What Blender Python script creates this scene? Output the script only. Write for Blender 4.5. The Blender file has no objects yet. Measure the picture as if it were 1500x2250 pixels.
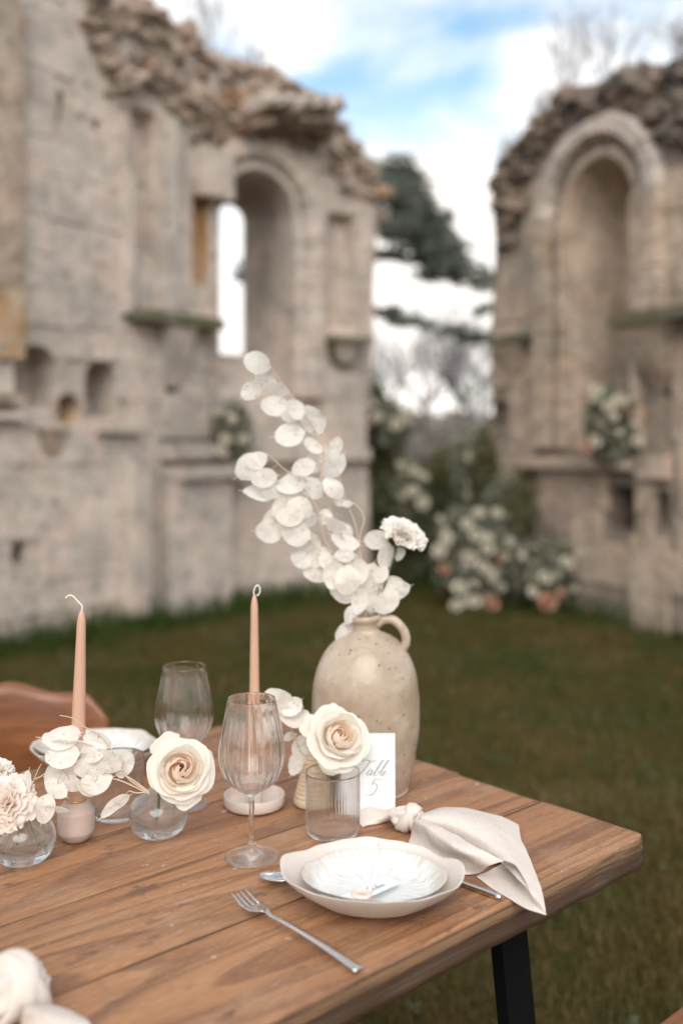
import bpy, bmesh, math, random
import numpy as np
from mathutils import Vector, Matrix, Euler, noise
from mathutils.geometry import delaunay_2d_cdt
R = math.radians
PI = math.pi
sc = bpy.context.scene
COL = sc.collection
rnd = random.Random(7)

# ------------------------------------------------------------ camera, world, sun, exposure
F = 2187.0          # focal length in photograph pixels (35 mm on a 36 mm tall frame)
HOR = 970.0         # row of the horizon
CH = 1.327          # camera height
TH = 0.75           # table top
cam_d = bpy.data.cameras.new('camera')
cam = bpy.data.objects.new('camera', cam_d); COL.objects.link(cam)
cam.location = (0, 0, CH); cam.rotation_euler = (R(90), 0, 0)
cam_d.sensor_fit = 'VERTICAL'; cam_d.sensor_height = 36; cam_d.sensor_width = 24; cam_d.lens = 35.0
cam_d.shift_y = -(1125 - HOR) / 2250.0
cam_d.clip_start = 0.05; cam_d.clip_end = 500
cam_d.dof.use_dof = True; cam_d.dof.focus_distance = 1.36; cam_d.dof.aperture_fstop = 1.75
cam_d.dof.aperture_blades = 0
sc.camera = cam

SUN_EL, SUN_AZ = 42.0, 178.0      # azimuth clockwise from +Y
world = bpy.data.worlds.new('World'); sc.world = world; world.use_nodes = True
nt = world.node_tree; nt.nodes.clear()
def N(t, typ, **kw):
    n = t.nodes.new(typ)
    for k, v in kw.items(): setattr(n, k, v)
    return n
wo = N(nt, 'ShaderNodeOutputWorld'); bg = N(nt, 'ShaderNodeBackground'); bg.inputs['Strength'].default_value = 0.10
sky = N(nt, 'ShaderNodeTexSky'); sky.sky_type = 'NISHITA'; sky.sun_disc = False
sky.sun_elevation = R(SUN_EL); sky.sun_rotation = R(SUN_AZ); sky.altitude = 100; sky.ozone_density = 1.2
tc = N(nt, 'ShaderNodeTexCoord'); mp = N(nt, 'ShaderNodeMapping')
mp.inputs['Scale'].default_value = (1.0, 1.0, 1.7); mp.inputs['Location'].default_value = (0.35, 0.1, 0.62)
nz = N(nt, 'ShaderNodeTexNoise'); nz.inputs['Scale'].default_value = 4.6; nz.inputs['Detail'].default_value = 6; nz.inputs['Roughness'].default_value = 0.55; nz.inputs['Distortion'].default_value = 0.5
rp = N(nt, 'ShaderNodeValToRGB'); rp.color_ramp.elements[0].position = 0.36; rp.color_ramp.elements[1].position = 0.70
rp.color_ramp.interpolation = 'EASE'
sp = N(nt, 'ShaderNodeSeparateXYZ')
mr = N(nt, 'ShaderNodeMapRange'); mr.inputs['From Min'].default_value = 0.20; mr.inputs['From Max'].default_value = 0.34
mr.inputs['To Min'].default_value = 1.0; mr.inputs['To Max'].default_value = 0.0
mx1 = N(nt, 'ShaderNodeMath', operation='MAXIMUM')
mlt = N(nt, 'ShaderNodeMath', operation='MULTIPLY'); mlt.inputs[1].default_value = 0.95
ad = N(nt, 'ShaderNodeMath', operation='ADD'); ad.use_clamp = True
sub = N(nt, 'ShaderNodeMath', operation='MULTIPLY'); sub.inputs[1].default_value = 0.75
mix = N(nt, 'ShaderNodeMixRGB'); mix.inputs['Color2'].default_value = (7.0, 6.6, 6.25, 1)
gain = N(nt, 'ShaderNodeMixRGB', blend_type='MULTIPLY'); gain.inputs['Fac'].default_value = 1; gain.inputs['Color2'].default_value = (1.12, 1.22, 1.08, 1)
L = nt.links
L.new(tc.outputs['Generated'], mp.inputs['Vector']); L.new(mp.outputs[0], nz.inputs['Vector']); L.new(nz.outputs['Fac'], rp.inputs['Fac'])
L.new(tc.outputs['Generated'], sp.inputs[0]); L.new(sp.outputs['Z'], mr.inputs['Value'])
L.new(rp.outputs['Color'], mlt.inputs[0]); L.new(mr.outputs[0], sub.inputs[0])
L.new(mlt.outputs[0], ad.inputs[0]); L.new(sub.outputs[0], ad.inputs[1])
L.new(sky.outputs[0], gain.inputs['Color1']); L.new(gain.outputs[0], mix.inputs['Color1'])
L.new(ad.outputs[0], mix.inputs['Fac']); L.new(mix.outputs[0], bg.inputs['Color']); L.new(bg.outputs[0], wo.inputs['Surface'])

sun_d = bpy.data.lights.new('sun', 'SUN'); sun_d.energy = 1.35; sun_d.angle = R(50); sun_d.color = (1, 0.93, 0.84)
sun = bpy.data.objects.new('sun', sun_d); COL.objects.link(sun)
sd = Vector((math.sin(R(SUN_AZ)) * math.cos(R(SUN_EL)), math.cos(R(SUN_AZ)) * math.cos(R(SUN_EL)), math.sin(R(SUN_EL))))
sun.rotation_euler = sd.to_track_quat('Z', 'Y').to_euler(); sun.location = sd * 30
vs = sc.view_settings; sc.display_settings.display_device = 'sRGB'
vs.view_transform = 'Standard'; vs.look = 'None'; vs.gamma = 1; vs.exposure = 1.12; vs.use_curve_mapping = False
cy = sc.cycles
cy.use_denoising = True; cy.max_bounces = 14; cy.transmission_bounces = 12; cy.transparent_max_bounces = 12
cy.diffuse_bounces = 4; cy.glossy_bounces = 6; cy.caustics_reflective = True; cy.caustics_refractive = True
cy.blur_glossy = 0.0; cy.sample_clamp_indirect = 6

# ------------------------------------------------------------ placing helpers
def at(px, py, y):                       # the place seen at a photograph pixel, y metres away
    return Vector(((px - 750) / F * y, y, CH - (py - HOR) / F * y))
def on_table(px, py, h=0.0):             # ... at height h over the table top
    y = (CH - TH - h) * F / (py - HOR)
    return Vector(((px - 750) / F * y, y, TH + h))
def on_z(px, py, z):
    y = (CH - z) * F / (py - HOR)
    return Vector(((px - 750) / F * y, y, z))

# ------------------------------------------------------------ mesh helpers
def mesh_of(name, v, f, mat=None, smooth=True, uv=None, fix=False):
    me = bpy.data.meshes.new(name)
    me.from_pydata([tuple(p) for p in v], [], f)
    if fix:
        bm = bmesh.new(); bm.from_mesh(me); bmesh.ops.recalc_face_normals(bm, faces=bm.faces); bm.to_mesh(me); bm.free()
    if uv is not None:
        ul = me.uv_layers.new(name='UVMap')
        idx = np.empty(len(me.loops), dtype=np.int32); me.loops.foreach_get('vertex_index', idx)
        ul.data.foreach_set('uv', np.array(uv, dtype=np.float32)[idx].ravel())
    if smooth: me.polygons.foreach_set('use_smooth', [True] * len(me.polygons))
    if mat is not None: me.materials.append(mat)
    me.update()
    return me
def link(name, me, parent=None, loc=None, rot=None, scale=None, label=None):
    o = bpy.data.objects.new(name, me); COL.objects.link(o)
    if parent is not None: o.parent = parent
    if loc is not None: o.location = loc
    if rot is not None: o.rotation_euler = rot
    if scale is not None: o.scale = scale
    if label: o['label'] = label
    return o
def part(name, v, f, mat, parent, smooth=True, uv=None, fix=False, **kw):
    return link(name, mesh_of(name, v, f, mat, smooth, uv, fix), parent, **kw)
def tag(o, label, cat, group=None, kind=None):
    if label: o['label'] = label
    if cat: o['category'] = cat
    if group: o['group'] = group
    if kind: o['kind'] = kind
    return o
def thing(name, label, cat, loc=(0, 0, 0), rotz=0, group=None, rot=None):
    o = bpy.data.objects.new(name, None); COL.objects.link(o); o.empty_display_size = .05
    o.location = loc; o.rotation_euler = rot if rot is not None else (0, 0, rotz)
    return tag(o, label, cat, group)
def copy_thing(root, loc, rot, label, group=None):
    r = root.copy(); COL.objects.link(r); r.location = loc; r.rotation_euler = rot; r['label'] = label
    if group: r['group'] = group
    for ch in list(root.children):
        c = ch.copy(); COL.objects.link(c); c.parent = r
        for g in list(ch.children):
            d = g.copy(); COL.objects.link(d); d.parent = c
    return r
def lathe(prof, seg=48, fn=None):
    v, f, rings = [], [], []
    for i, (r, z) in enumerate(prof):
        if r < 1e-5: rings.append([len(v)]); v.append((0, 0, z)); continue
        ring = []
        for k in range(seg):
            a = 2 * PI * k / seg; rr, zz = (r, z) if fn is None else fn(a, r, z, i)
            ring.append(len(v)); v.append((rr * math.cos(a), rr * math.sin(a), zz))
        rings.append(ring)
    for a, b in zip(rings, rings[1:]):
        for k in range(seg):
            k2 = (k + 1) % seg
            if len(a) == 1 and len(b) == 1: continue
            if len(a) == 1: f.append((a[0], b[k2], b[k]))
            elif len(b) == 1: f.append((a[k], a[k2], b[0]))
            else: f.append((a[k], a[k2], b[k2], b[k]))
    return v, f
def smooth_path(pts, n=6):
    pts = [Vector(p) for p in pts]; out = []
    for i in range(len(pts) - 1):
        p0 = pts[max(0, i - 1)]; p1 = pts[i]; p2 = pts[i + 1]; p3 = pts[min(len(pts) - 1, i + 2)]
        for k in range(n):
            t = k / n
            out.append(.5 * ((2 * p1) + (p2 - p0) * t + (2 * p0 - 5 * p1 + 4 * p2 - p3) * t * t + (3 * p1 - p0 - 3 * p2 + p3) * t ** 3))
    out.append(pts[-1]); return out
def tube(pts, rad, seg=6, v=None, f=None, cap=True):
    """tube along pts; rad a number or a list; appended to v,f"""
    v = [] if v is None else v; f = [] if f is None else f
    n = len(pts); base = len(v); prev = None
    for i, p in enumerate(pts):
        t = (Vector(pts[min(n - 1, i + 1)]) - Vector(pts[max(0, i - 1)]))
        if t.length < 1e-9: t = Vector((0, 0, 1))
        t.normalize()
        a = prev if prev is not None else (Vector((0, 0, 1)) if abs(t.z) < .9 else Vector((1, 0, 0)))
        a = (a - t * a.dot(t));
        if a.length < 1e-6: a = t.orthogonal()
        a.normalize(); b = t.cross(a); prev = a
        r = rad if isinstance(rad, (int, float)) else rad[min(i, len(rad) - 1)]
        for k in range(seg):
            an = 2 * PI * k / seg
            v.append(Vector(p) + a * (r * math.cos(an)) + b * (r * math.sin(an)))
    for i in range(n - 1):
        for k in range(seg):
            k2 = (k + 1) % seg; o = base + i * seg; q = o + seg
            f.append((o + k, o + k2, q + k2, q + k))
    if cap:
        f.append(tuple(base + k for k in reversed(range(seg)))); f.append(tuple(base + (n - 1) * seg + k for k in range(seg)))
    return v, f
def box(v, f, lo, hi, M=None, jit=0):
    b = len(v)
    for x in (0, 1):
        for y in (0, 1):
            for z in (0, 1):
                p = Vector((hi[0] if x else lo[0], hi[1] if y else lo[1], hi[2] if z else lo[2]))
                if jit: p += Vector((rnd.uniform(-jit, jit), rnd.uniform(-jit, jit), rnd.uniform(-jit, jit)))
                v.append(M @ p if M else p)
    for q in ((0, 1, 3, 2), (4, 6, 7, 5), (0, 4, 5, 1), (2, 3, 7, 6), (0, 2, 6, 4), (1, 5, 7, 3)): f.append(tuple(b + i for i in q))
    return v, f
def chamfer_box(c=.12, seed=0, cuts=0, jit=0.0):
    """unit box -0.5..0.5 with bevelled edges and slightly uneven faces"""
    bm = bmesh.new(); bmesh.ops.create_cube(bm, size=1)
    bmesh.ops.bevel(bm, geom=bm.edges[:] , offset=c * .5, segments=1, affect='EDGES')
    if cuts: bmesh.ops.subdivide_edges(bm, edges=[e for e in bm.edges if e.calc_length() > .3], cuts=cuts, use_grid_fill=True)
    r = random.Random(seed)
    for p in bm.verts:
        p.co += Vector((r.uniform(-jit, jit), r.uniform(-jit, jit), r.uniform(-jit, jit)))
    bmesh.ops.recalc_face_normals(bm, faces=bm.faces)
    me = bpy.data.meshes.new('block'); bm.to_mesh(me); bm.free(); return me
def rock_mesh(seed, mat, amp=.3, sub=2):
    bm = bmesh.new(); bmesh.ops.create_icosphere(bm, subdivisions=sub, radius=.5)
    for p in bm.verts:
        d = p.co.normalized(); k = 1 + amp * noise.noise(d * 1.3 + Vector((seed * 3.1, 0, 0))) + amp * .5 * noise.noise(d * 3.1 + Vector((0, seed * 2.3, 0)))
        m = max(abs(d.x), abs(d.y), abs(d.z)); p.co = d * .5 * k * (.30 + .62 / m)
    me = bpy.data.meshes.new('rock'); bm.to_mesh(me); bm.free(); me.materials.append(mat); return me

# ------------------------------------------------------------ materials
class Mat:
    def __init__(s, name):
        s.m = bpy.data.materials.new(name); s.m.use_nodes = True; s.t = s.m.node_tree; s.t.nodes.clear()
        s.out = s.n('ShaderNodeOutputMaterial'); s.p = s.n('ShaderNodeBsdfPrincipled'); s.l(s.p.outputs[0], s.out.inputs['Surface'])
    def n(s, typ, **kw):
        x = s.t.nodes.new(typ)
        for k, v in kw.items(): setattr(x, k, v)
        return x
    def l(s, a, b): s.t.links.new(a, b)
    def set(s, **kw):
        for k, v in kw.items():
            k = k.replace('_', ' ')
            s.p.inputs[k].default_value = v
        return s
    def coords(s, kind='Object', scale=(1, 1, 1), rot=(0, 0, 0), rand=False):
        c = s.n('ShaderNodeTexCoord'); m = s.n('ShaderNodeMapping'); m.inputs['Scale'].default_value = scale; m.inputs['Rotation'].default_value = rot
        src = c.outputs[kind] if kind != 'World' else None
        if kind == 'World':
            g = s.n('ShaderNodeNewGeometry'); src = g.outputs['Position']
        if rand:
            oi = s.n('ShaderNodeObjectInfo'); mm = s.n('ShaderNodeMath', operation='MULTIPLY'); mm.inputs[1].default_value = 37.0
            s.l(oi.outputs['Random'], mm.inputs[0]); va = s.n('ShaderNodeVectorMath', operation='ADD'); s.l(src, va.inputs[0]); s.l(mm.outputs[0], va.inputs[1]); src = va.outputs[0]
        s.l(src, m.inputs['Vector']); return m.outputs[0]
    def noise(s, vec, scale, detail=4, rough=.55, dist=0):
        x = s.n('ShaderNodeTexNoise'); x.inputs['Scale'].default_value = scale; x.inputs['Detail'].default_value = detail
        x.inputs['Roughness'].default_value = rough; x.inputs['Distortion'].default_value = dist; s.l(vec, x.inputs['Vector']); return x.outputs['Fac']
    def ramp(s, fac, stops, interp='LINEAR'):
        x = s.n('ShaderNodeValToRGB'); e = x.color_ramp.elements; x.color_ramp.interpolation = interp
        while len(e) < len(stops): e.new(.5)
        for el, (p, c) in zip(e, stops):
            el.position = p; el.color = (c, c, c, 1) if isinstance(c, (int, float)) else (*c, 1)
        s.l(fac, x.inputs['Fac']); return x.outputs['Color']
    def mix(s, fac, a, b, mode='MIX'):
        x = s.n('ShaderNodeMixRGB', blend_type=mode)
        for inp, val in (('Fac', fac), ('Color1', a), ('Color2', b)):
            if isinstance(val, (int, float)): x.inputs[inp].default_value = val if inp == 'Fac' else (val, val, val, 1)
            elif isinstance(val, tuple): x.inputs[inp].default_value = (*val, 1)
            else: s.l(val, x.inputs[inp])
        return x.outputs[0]
    def rand(s):
        return s.n('ShaderNodeObjectInfo').outputs['Random']
    def bump(s, h, strength=.3, dist=.01):
        b = s.n('ShaderNodeBump'); b.inputs['Strength'].default_value = strength; b.inputs['Distance'].default_value = dist
        s.l(h, b.inputs['Height']); s.l(b.outputs[0], s.p.inputs['Normal'])
    def color(s, c): s.l(c, s.p.inputs['Base Color'])
    def translucent(s, color, fac):
        tr = s.n('ShaderNodeBsdfTranslucent')
        if isinstance(color, tuple): tr.inputs['Color'].default_value = (*color, 1)
        else: s.l(color, tr.inputs['Color'])
        mx = s.n('ShaderNodeMixShader'); mx.inputs['Fac'].default_value = fac
        s.l(s.p.outputs[0], mx.inputs[1]); s.l(tr.outputs[0], mx.inputs[2]); s.l(mx.outputs[0], s.out.inputs['Surface'])

def stone_mat(name, light, dark, lichen=(.30, .17, .05), lich=.62, var=(.87, 1.06)):
    m = Mat(name); c = m.coords('World')
    big = m.noise(c, 1.1, 3); mid = m.noise(c, 5.0, 5, .6); fine = m.noise(c, 30, 4, .6)
    base = m.mix(m.ramp(mid, [(.40, 0), (.60, 1)]), dark, light)
    r = m.ramp(m.rand(), [(0, (var[0],) * 3), (.35, (1.0, .97, .94)), (.7, ((var[0] + 1) / 2,) * 3), (1, (var[1], var[1] * .96, var[1] * .92))])
    base = m.mix(1, base, r, 'MULTIPLY')
    base = m.mix(m.ramp(big, [(.5, 0), (.72, .55)]), base, (.20, .19, .175))
    lm = m.noise(c, 2.1, 5, .65)
    base = m.mix(m.ramp(lm, [(lich, 0), (lich + .06, .7)]), base, lichen)
    pk = m.noise(c, 3.2, 4, .6); base = m.mix(m.ramp(pk, [(.5, 0), (.62, .45)]), base, tuple(x * k for x, k in zip(light, (1.12, .98, .93))))
    pg = m.noise(c, 2.6, 5, .7, .4); base = m.mix(m.ramp(pg, [(.55, 0), (.66, .6)]), base, tuple(x * .60 for x in light))
    vz = m.n('ShaderNodeTexVoronoi'); vz.inputs['Scale'].default_value = 6; m.l(c, vz.inputs['Vector'])
    base = m.mix(m.ramp(vz.outputs['Distance'], [(.0, .85), (.22, 0)]), base, (.10, .085, .065))
    base = m.mix(m.ramp(fine, [(.3, .35), (.5, 0)]), base, (.16, .14, .11))
    m.color(base); m.set(Roughness=.95); m.bump(m.mix(.5, fine, mid), .9, .05)
    return m.m
M_stone = stone_mat('limestone', (.60, .525, .475), (.44, .38, .34), lich=.68)
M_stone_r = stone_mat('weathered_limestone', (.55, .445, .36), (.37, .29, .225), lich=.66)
M_rubble = stone_mat('rubble_stone', (.48, .385, .315), (.26, .20, .155), lichen=(.32, .17, .08), lich=.58, var=(.55, 1.15))
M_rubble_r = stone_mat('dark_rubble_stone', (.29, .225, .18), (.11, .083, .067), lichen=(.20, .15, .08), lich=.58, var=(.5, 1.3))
M_pale = stone_mat('pale_limestone', (.56, .50, .45), (.45, .39, .34), lich=.8)
M_mortar = stone_mat('old_mortar', (.54, .47, .42), (.42, .36, .32), lich=.7)
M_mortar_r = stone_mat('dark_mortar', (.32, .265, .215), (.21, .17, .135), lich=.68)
M_moss = stone_mat('mossy_stone', (.17, .15, .10), (.08, .075, .045), lichen=(.09, .10, .03), lich=.45)
M_orange = stone_mat('lichen_stone', (.45, .36, .27), (.33, .25, .17), lichen=(.36, .18, .05), lich=.44)

def plain(name, col, rough=.6, **kw):
    m = Mat(name); m.set(Base_Color=(*col, 1), Roughness=rough, **kw); return m
def wood_mat():
    m = Mat('worn_pine'); c = m.coords('Object', scale=(1, 1, 1), rand=True)
    # object x runs along the plank
    def mp(scale):
        q = m.n('ShaderNodeMapping'); q.inputs['Scale'].default_value = scale; m.l(c, q.inputs['Vector']); return q.outputs[0]
    warp = m.noise(mp((1.2, 6, 6)), 1.6, 3, .5)
    cont = m.noise(mp((.55, 4.2, 4.2)), 1.0, 1.5, .35)
    mu = m.n('ShaderNodeMath', operation='MULTIPLY'); mu.inputs[1].default_value = 17; m.l(cont, mu.inputs[0])
    pp = m.n('ShaderNodeMath', operation='PINGPONG'); pp.inputs[1].default_value = .5; m.l(mu.outputs[0], pp.inputs[0])
    fr_ = m.n('ShaderNodeMath', operation='FRACT'); m.l(mu.outputs[0], fr_.inputs[0])
    fine = m.noise(mp((3.5, 110, 110)), 1.0, 4, .6)
    streak = m.noise(mp((1.0, 20, 20)), 1.3, 4, .6)
    blot = m.noise(mp((4, 7, 7)), 1.5, 5, .6)
    base = m.mix(m.ramp(warp, [(.3, 0), (.7, 1)]), (.385, .198, .092), (.285, .126, .052))
    ringm = m.ramp(fr_.outputs[0], [(0, .05), (.55, .3), (.88, .95), (.96, .75), (1, .05)])
    ringv = m.mix(1, ringm, m.ramp(blot, [(.3, 1), (.7, .45)]), 'MULTIPLY')
    base = m.mix(ringv, base, (.130, .056, .026))
    base = m.mix(m.ramp(streak, [(.52, 0), (.72, .5)]), base, (.13, .072, .044))
    base = m.mix(m.ramp(fine, [(.36, .4), (.52, 0)]), base, (.095, .052, .032))
    base = m.mix(m.ramp(blot, [(.52, 0), (.75, .5)]), base, (.34, .235, .155))
    dirt = m.noise(mp((9, 16, 16)), 1.7, 6, .7)
    base = m.mix(m.ramp(dirt, [(.32, .85), (.40, 0)]), base, (.105, .052, .038))
    sc1 = m.noise(mp((60, 8, 8)), 1.0, 3, .5)
    base = m.mix(m.ramp(sc1, [(.28, .28), (.34, 0)]), base, (.16, .08, .05))
    mic = m.noise(mp((55, 260, 260)), 1.0, 3, .7); base = m.mix(m.ramp(mic, [(.35, .30), (.48, 0)]), base, (.15, .07, .035)); base = m.mix(m.ramp(mic, [(.55, 0), (.72, .3)]), base, (.50, .35, .24))
    sp = m.noise(mp((38, 55, 55)), 1.0, 3, .5)
    base = m.mix(m.ramp(sp, [(.70, 0), (.74, .55)]), base, (.50, .44, .40))
    base = m.mix(1, base, m.ramp(m.rand(), [(0, (.93, .90, .88)), (.5, (1.02, 1.0, .98)), (1, (1.08, 1.05, 1.06))]), 'MULTIPLY')
    # side faces: grey weathered end and edge
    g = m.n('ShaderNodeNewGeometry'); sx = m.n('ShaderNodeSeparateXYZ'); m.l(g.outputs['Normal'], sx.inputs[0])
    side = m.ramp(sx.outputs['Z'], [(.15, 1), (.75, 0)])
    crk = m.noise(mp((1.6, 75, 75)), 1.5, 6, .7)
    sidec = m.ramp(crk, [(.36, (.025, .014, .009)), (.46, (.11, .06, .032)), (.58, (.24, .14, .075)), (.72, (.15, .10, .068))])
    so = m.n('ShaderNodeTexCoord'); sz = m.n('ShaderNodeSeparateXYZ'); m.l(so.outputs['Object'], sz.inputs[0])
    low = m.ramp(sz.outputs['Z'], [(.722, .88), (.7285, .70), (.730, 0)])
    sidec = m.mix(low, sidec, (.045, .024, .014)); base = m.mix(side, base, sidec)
    m.color(base)
    m.l(m.ramp(streak, [(.3, .48), (.7, .66)]), m.p.inputs['Roughness'])
    hh = m.mix(.5, fine, m.mix(.5, streak, sc1)); m.bump(m.mix(side, hh, crk), .6, .004)
    return m.m
M_wood = wood_mat()
def chair_wood():
    m = Mat('varnished_brown_wood'); c = m.coords('Object')
    q = m.n('ShaderNodeMapping'); q.inputs['Scale'].default_value = (2, 8, 14); m.l(c, q.inputs['Vector'])
    a = m.noise(q.outputs[0], 2.0, 5, .6, .6); b = m.noise(c, 4, 3)
    base = m.mix(m.ramp(a, [(.35, 0), (.65, 1)]), (.13, .045, .018), (.25, .095, .036))
    base = m.mix(m.ramp(b, [(.5, 0), (.7, .5)]), base, (.13, .042, .02))
    m.color(base); m.set(Roughness=.38); m.bump(a, .2, .003); return m.m
M_chair = chair_wood()
M_black = plain('black_painted_steel', (.004, .0045, .005), .6, Specular_IOR_Level=.05).m
def metal():
    m = plain('polished_steel', (.66, .62, .59), .14, Metallic=1.0); return m.m
M_steel = metal()
M_gold = plain('brass_ring', (.75, .5, .2), .25, Metallic=1.0).m
def glass(name, ior, col=(1, 1, 1), rough=0.0, thin=0.0):
    m = Mat(name); g = m.n('ShaderNodeBsdfGlass'); g.inputs['IOR'].default_value = ior; g.inputs['Color'].default_value = (*col, 1); g.inputs['Roughness'].default_value = rough
    tr = m.n('ShaderNodeBsdfTransparent'); mx = m.n('ShaderNodeMixShader'); mx.inputs['Fac'].default_value = thin
    m.l(g.outputs[0], mx.inputs[1]); m.l(tr.outputs[0], mx.inputs[2]); m.l(mx.outputs[0], m.out.inputs['Surface']); return m.m
M_glass = glass('clear_glass', 1.45, (1, 1, 1), thin=.18); M_glass2 = glass('bud_vase_glass', 1.5, (.985, .995, .99), thin=.25); M_water = glass('clear_water', 1.33, (.985, .99, .985))
def ceramic(name, a, b, rough, scale=6, speck=True):
    m = Mat(name); c = m.coords('Object'); n1 = m.noise(c, scale, 4, .55)
    base = m.mix(m.ramp(n1, [(.38, 0), (.62, 1)]), a, b)
    if speck:
        s = m.noise(c, 150, 2, .5); base = m.mix(m.ramp(s, [(.70, 0), (.74, .6)]), base, (.35, .27, .2))
    m.color(base); m.set(Roughness=rough); m.bump(m.noise(c, 25, 3), .15, .002); return m.m
M_bowl = ceramic('matt_pinkish_stoneware', (.55, .475, .425), (.61, .535, .485), .5, 12)
M_coaster = ceramic('pinkish_glazed_stoneware', (.50, .41, .36), (.56, .47, .42), .35, 14)
M_budceramic = ceramic('sand_stoneware', (.50, .38, .25), (.58, .46, .33), .55, 16)
M_holder = ceramic('greyish_pink_painted_wood', (.42, .315, .27), (.48, .375, .33), .6, 20, False)
def glaze():
    m = Mat('white_reactive_glaze'); c = m.coords('Object'); sx = m.n('ShaderNodeSeparateXYZ'); m.l(c, sx.inputs[0])
    at_ = m.n('ShaderNodeMath', operation='ARCTAN2'); m.l(sx.outputs['Y'], at_.inputs[0]); m.l(sx.outputs['X'], at_.inputs[1])
    ln = m.n('ShaderNodeVectorMath', operation='LENGTH'); m.l(c, ln.inputs[0])
    cb = m.n('ShaderNodeCombineXYZ'); s1 = m.n('ShaderNodeMath', operation='MULTIPLY'); s1.inputs[1].default_value = 7; m.l(at_.outputs[0], s1.inputs[0])
    s2 = m.n('ShaderNodeMath', operation='MULTIPLY'); s2.inputs[1].default_value = 26; m.l(ln.outputs['Value'], s2.inputs[0])
    m.l(s1.outputs[0], cb.inputs[0]); m.l(s2.outputs[0], cb.inputs[1])
    nz = m.noise(cb.outputs[0], 1.6, 4, .6)
    fan = m.mix(m.ramp(nz, [(.45, 0), (.66, 1)]), (.66, .67, .66), (.50, .44, .39))
    mrr = m.ramp(ln.outputs['Value'], [(.030, 0), (.05, .85), (.085, 1)])
    base = m.mix(mrr, m.mix(m.ramp(nz, [(.5, 0), (.68, .22)]), (.64, .665, .66), (.50, .46, .42)), fan)
    edge = m.ramp(ln.outputs['Value'], [(.072, 0), (.088, .8)])
    base = m.mix(edge, base, (.50, .43, .37))
    m.color(base); m.set(Roughness=.16); m.bump(nz, .15, .002); return m.m
M_glaze = glaze()
def jug_mat():
    m = Mat('salt_glazed_stoneware'); c = m.coords('Object'); a = m.noise(c, 9, 4, .6); b = m.noise(c, 22, 5, .65); d = m.noise(c, 130, 2, .4)
    base = m.mix(m.ramp(a, [(.35, 0), (.62, 1)]), (.30, .225, .16), (.45, .365, .285))
    base = m.mix(m.ramp(b, [(.46, 0), (.66, .75)]), base, (.335, .245, .19)); b2 = m.noise(c, 50, 3, .6); base = m.mix(m.ramp(b2, [(.55, 0), (.7, .35)]), base, (.22, .175, .12))
    vz = m.n('ShaderNodeTexVoronoi'); vz.inputs['Scale'].default_value = 75; m.l(c, vz.inputs['Vector'])
    w = m.noise(c, 30, 2)
    sp1 = m.mix(1, m.ramp(vz.outputs['Distance'], [(.10, 1), (.20, 0)]), m.ramp(w, [(.46, 0), (.54, 1)]), 'MULTIPLY')
    base = m.mix(sp1, base, (.12, .095, .065))
    m.color(base); m.l(m.ramp(a, [(.38, .10), (.6, .40)]), m.p.inputs['Roughness']); m.bump(b, .6, .004); return m.m
M_jug = jug_mat()
def wax():
    m = plain('pink_beige_wax', (.52, .325, .235), .42); m.p.inputs['Subsurface Weight'].default_value = .35
    m.p.inputs['Subsurface Radius'].default_value = (.012, .006, .004); m.p.inputs['Subsurface Scale'].default_value = 1.0; return m.m
M_wax = wax()
M_wick = plain('white_cotton_wick', (.8, .77, .72), .9).m
def linen():
    m = Mat('cream_linen'); c = m.coords('Object'); 
    q1 = m.n('ShaderNodeMapping'); q1.inputs['Scale'].default_value = (900, 60, 60); m.l(c, q1.inputs['Vector'])
    q2 = m.n('ShaderNodeMapping'); q2.inputs['Scale'].default_value = (60, 900, 60); m.l(c, q2.inputs['Vector'])
    a = m.noise(q1.outputs[0], 1, 2); b = m.noise(q2.outputs[0], 1, 2); h = m.mix(.5, a, b)
    base = m.mix(m.ramp(h, [(.35, 0), (.65, 1)]), (.66, .58, .52), (.78, .70, .64))
    m.color(base); m.set(Roughness=.95); m.bump(h, .3, .001); m.translucent((.62, .5, .4), .18); return m.m
M_linen = linen()
def petal_mat(name, tip, base_c, tr=.3):
    m = Mat(name); c = m.n('ShaderNodeTexCoord'); sx = m.n('ShaderNodeSeparateXYZ'); m.l(c.outputs['UV'], sx.inputs[0])
    f = m.ramp(sx.outputs['Y'], [(.15, 0), (.7, 1)]); q = m.n('ShaderNodeMapping'); q.inputs['Scale'].default_value = (26, 1.5, 1); m.l(c.outputs['UV'], q.inputs['Vector'])
    vein = m.noise(q.outputs[0], 1, 3); col = m.mix(f, base_c, tip); col = m.mix(m.ramp(vein, [(.3, .12), (.6, 0)]), col, tuple(x * .8 for x in tip))
    m.color(col); m.set(Roughness=.55); m.p.inputs['Sheen Weight'].default_value = .15; m.bump(vein, .12, .001); m.translucent(col, tr); return m.m
M_rose = petal_mat('cream_petal', (.88, .83, .76), (.84, .78, .56), .45)
M_rose_in = petal_mat('peach_petal', (.95, .85, .77), (.96, .68, .50), .65)
M_rose_mid = petal_mat('blush_petal', (.91, .83, .74), (.93, .76, .55), .55)
M_carn_pink = petal_mat('pink_carnation_petal', (.93, .85, .79), (.90, .58, .44), .5)
M_carn_white = petal_mat('white_carnation_petal', (.92, .88, .83), (.92, .85, .76), .5)
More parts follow.
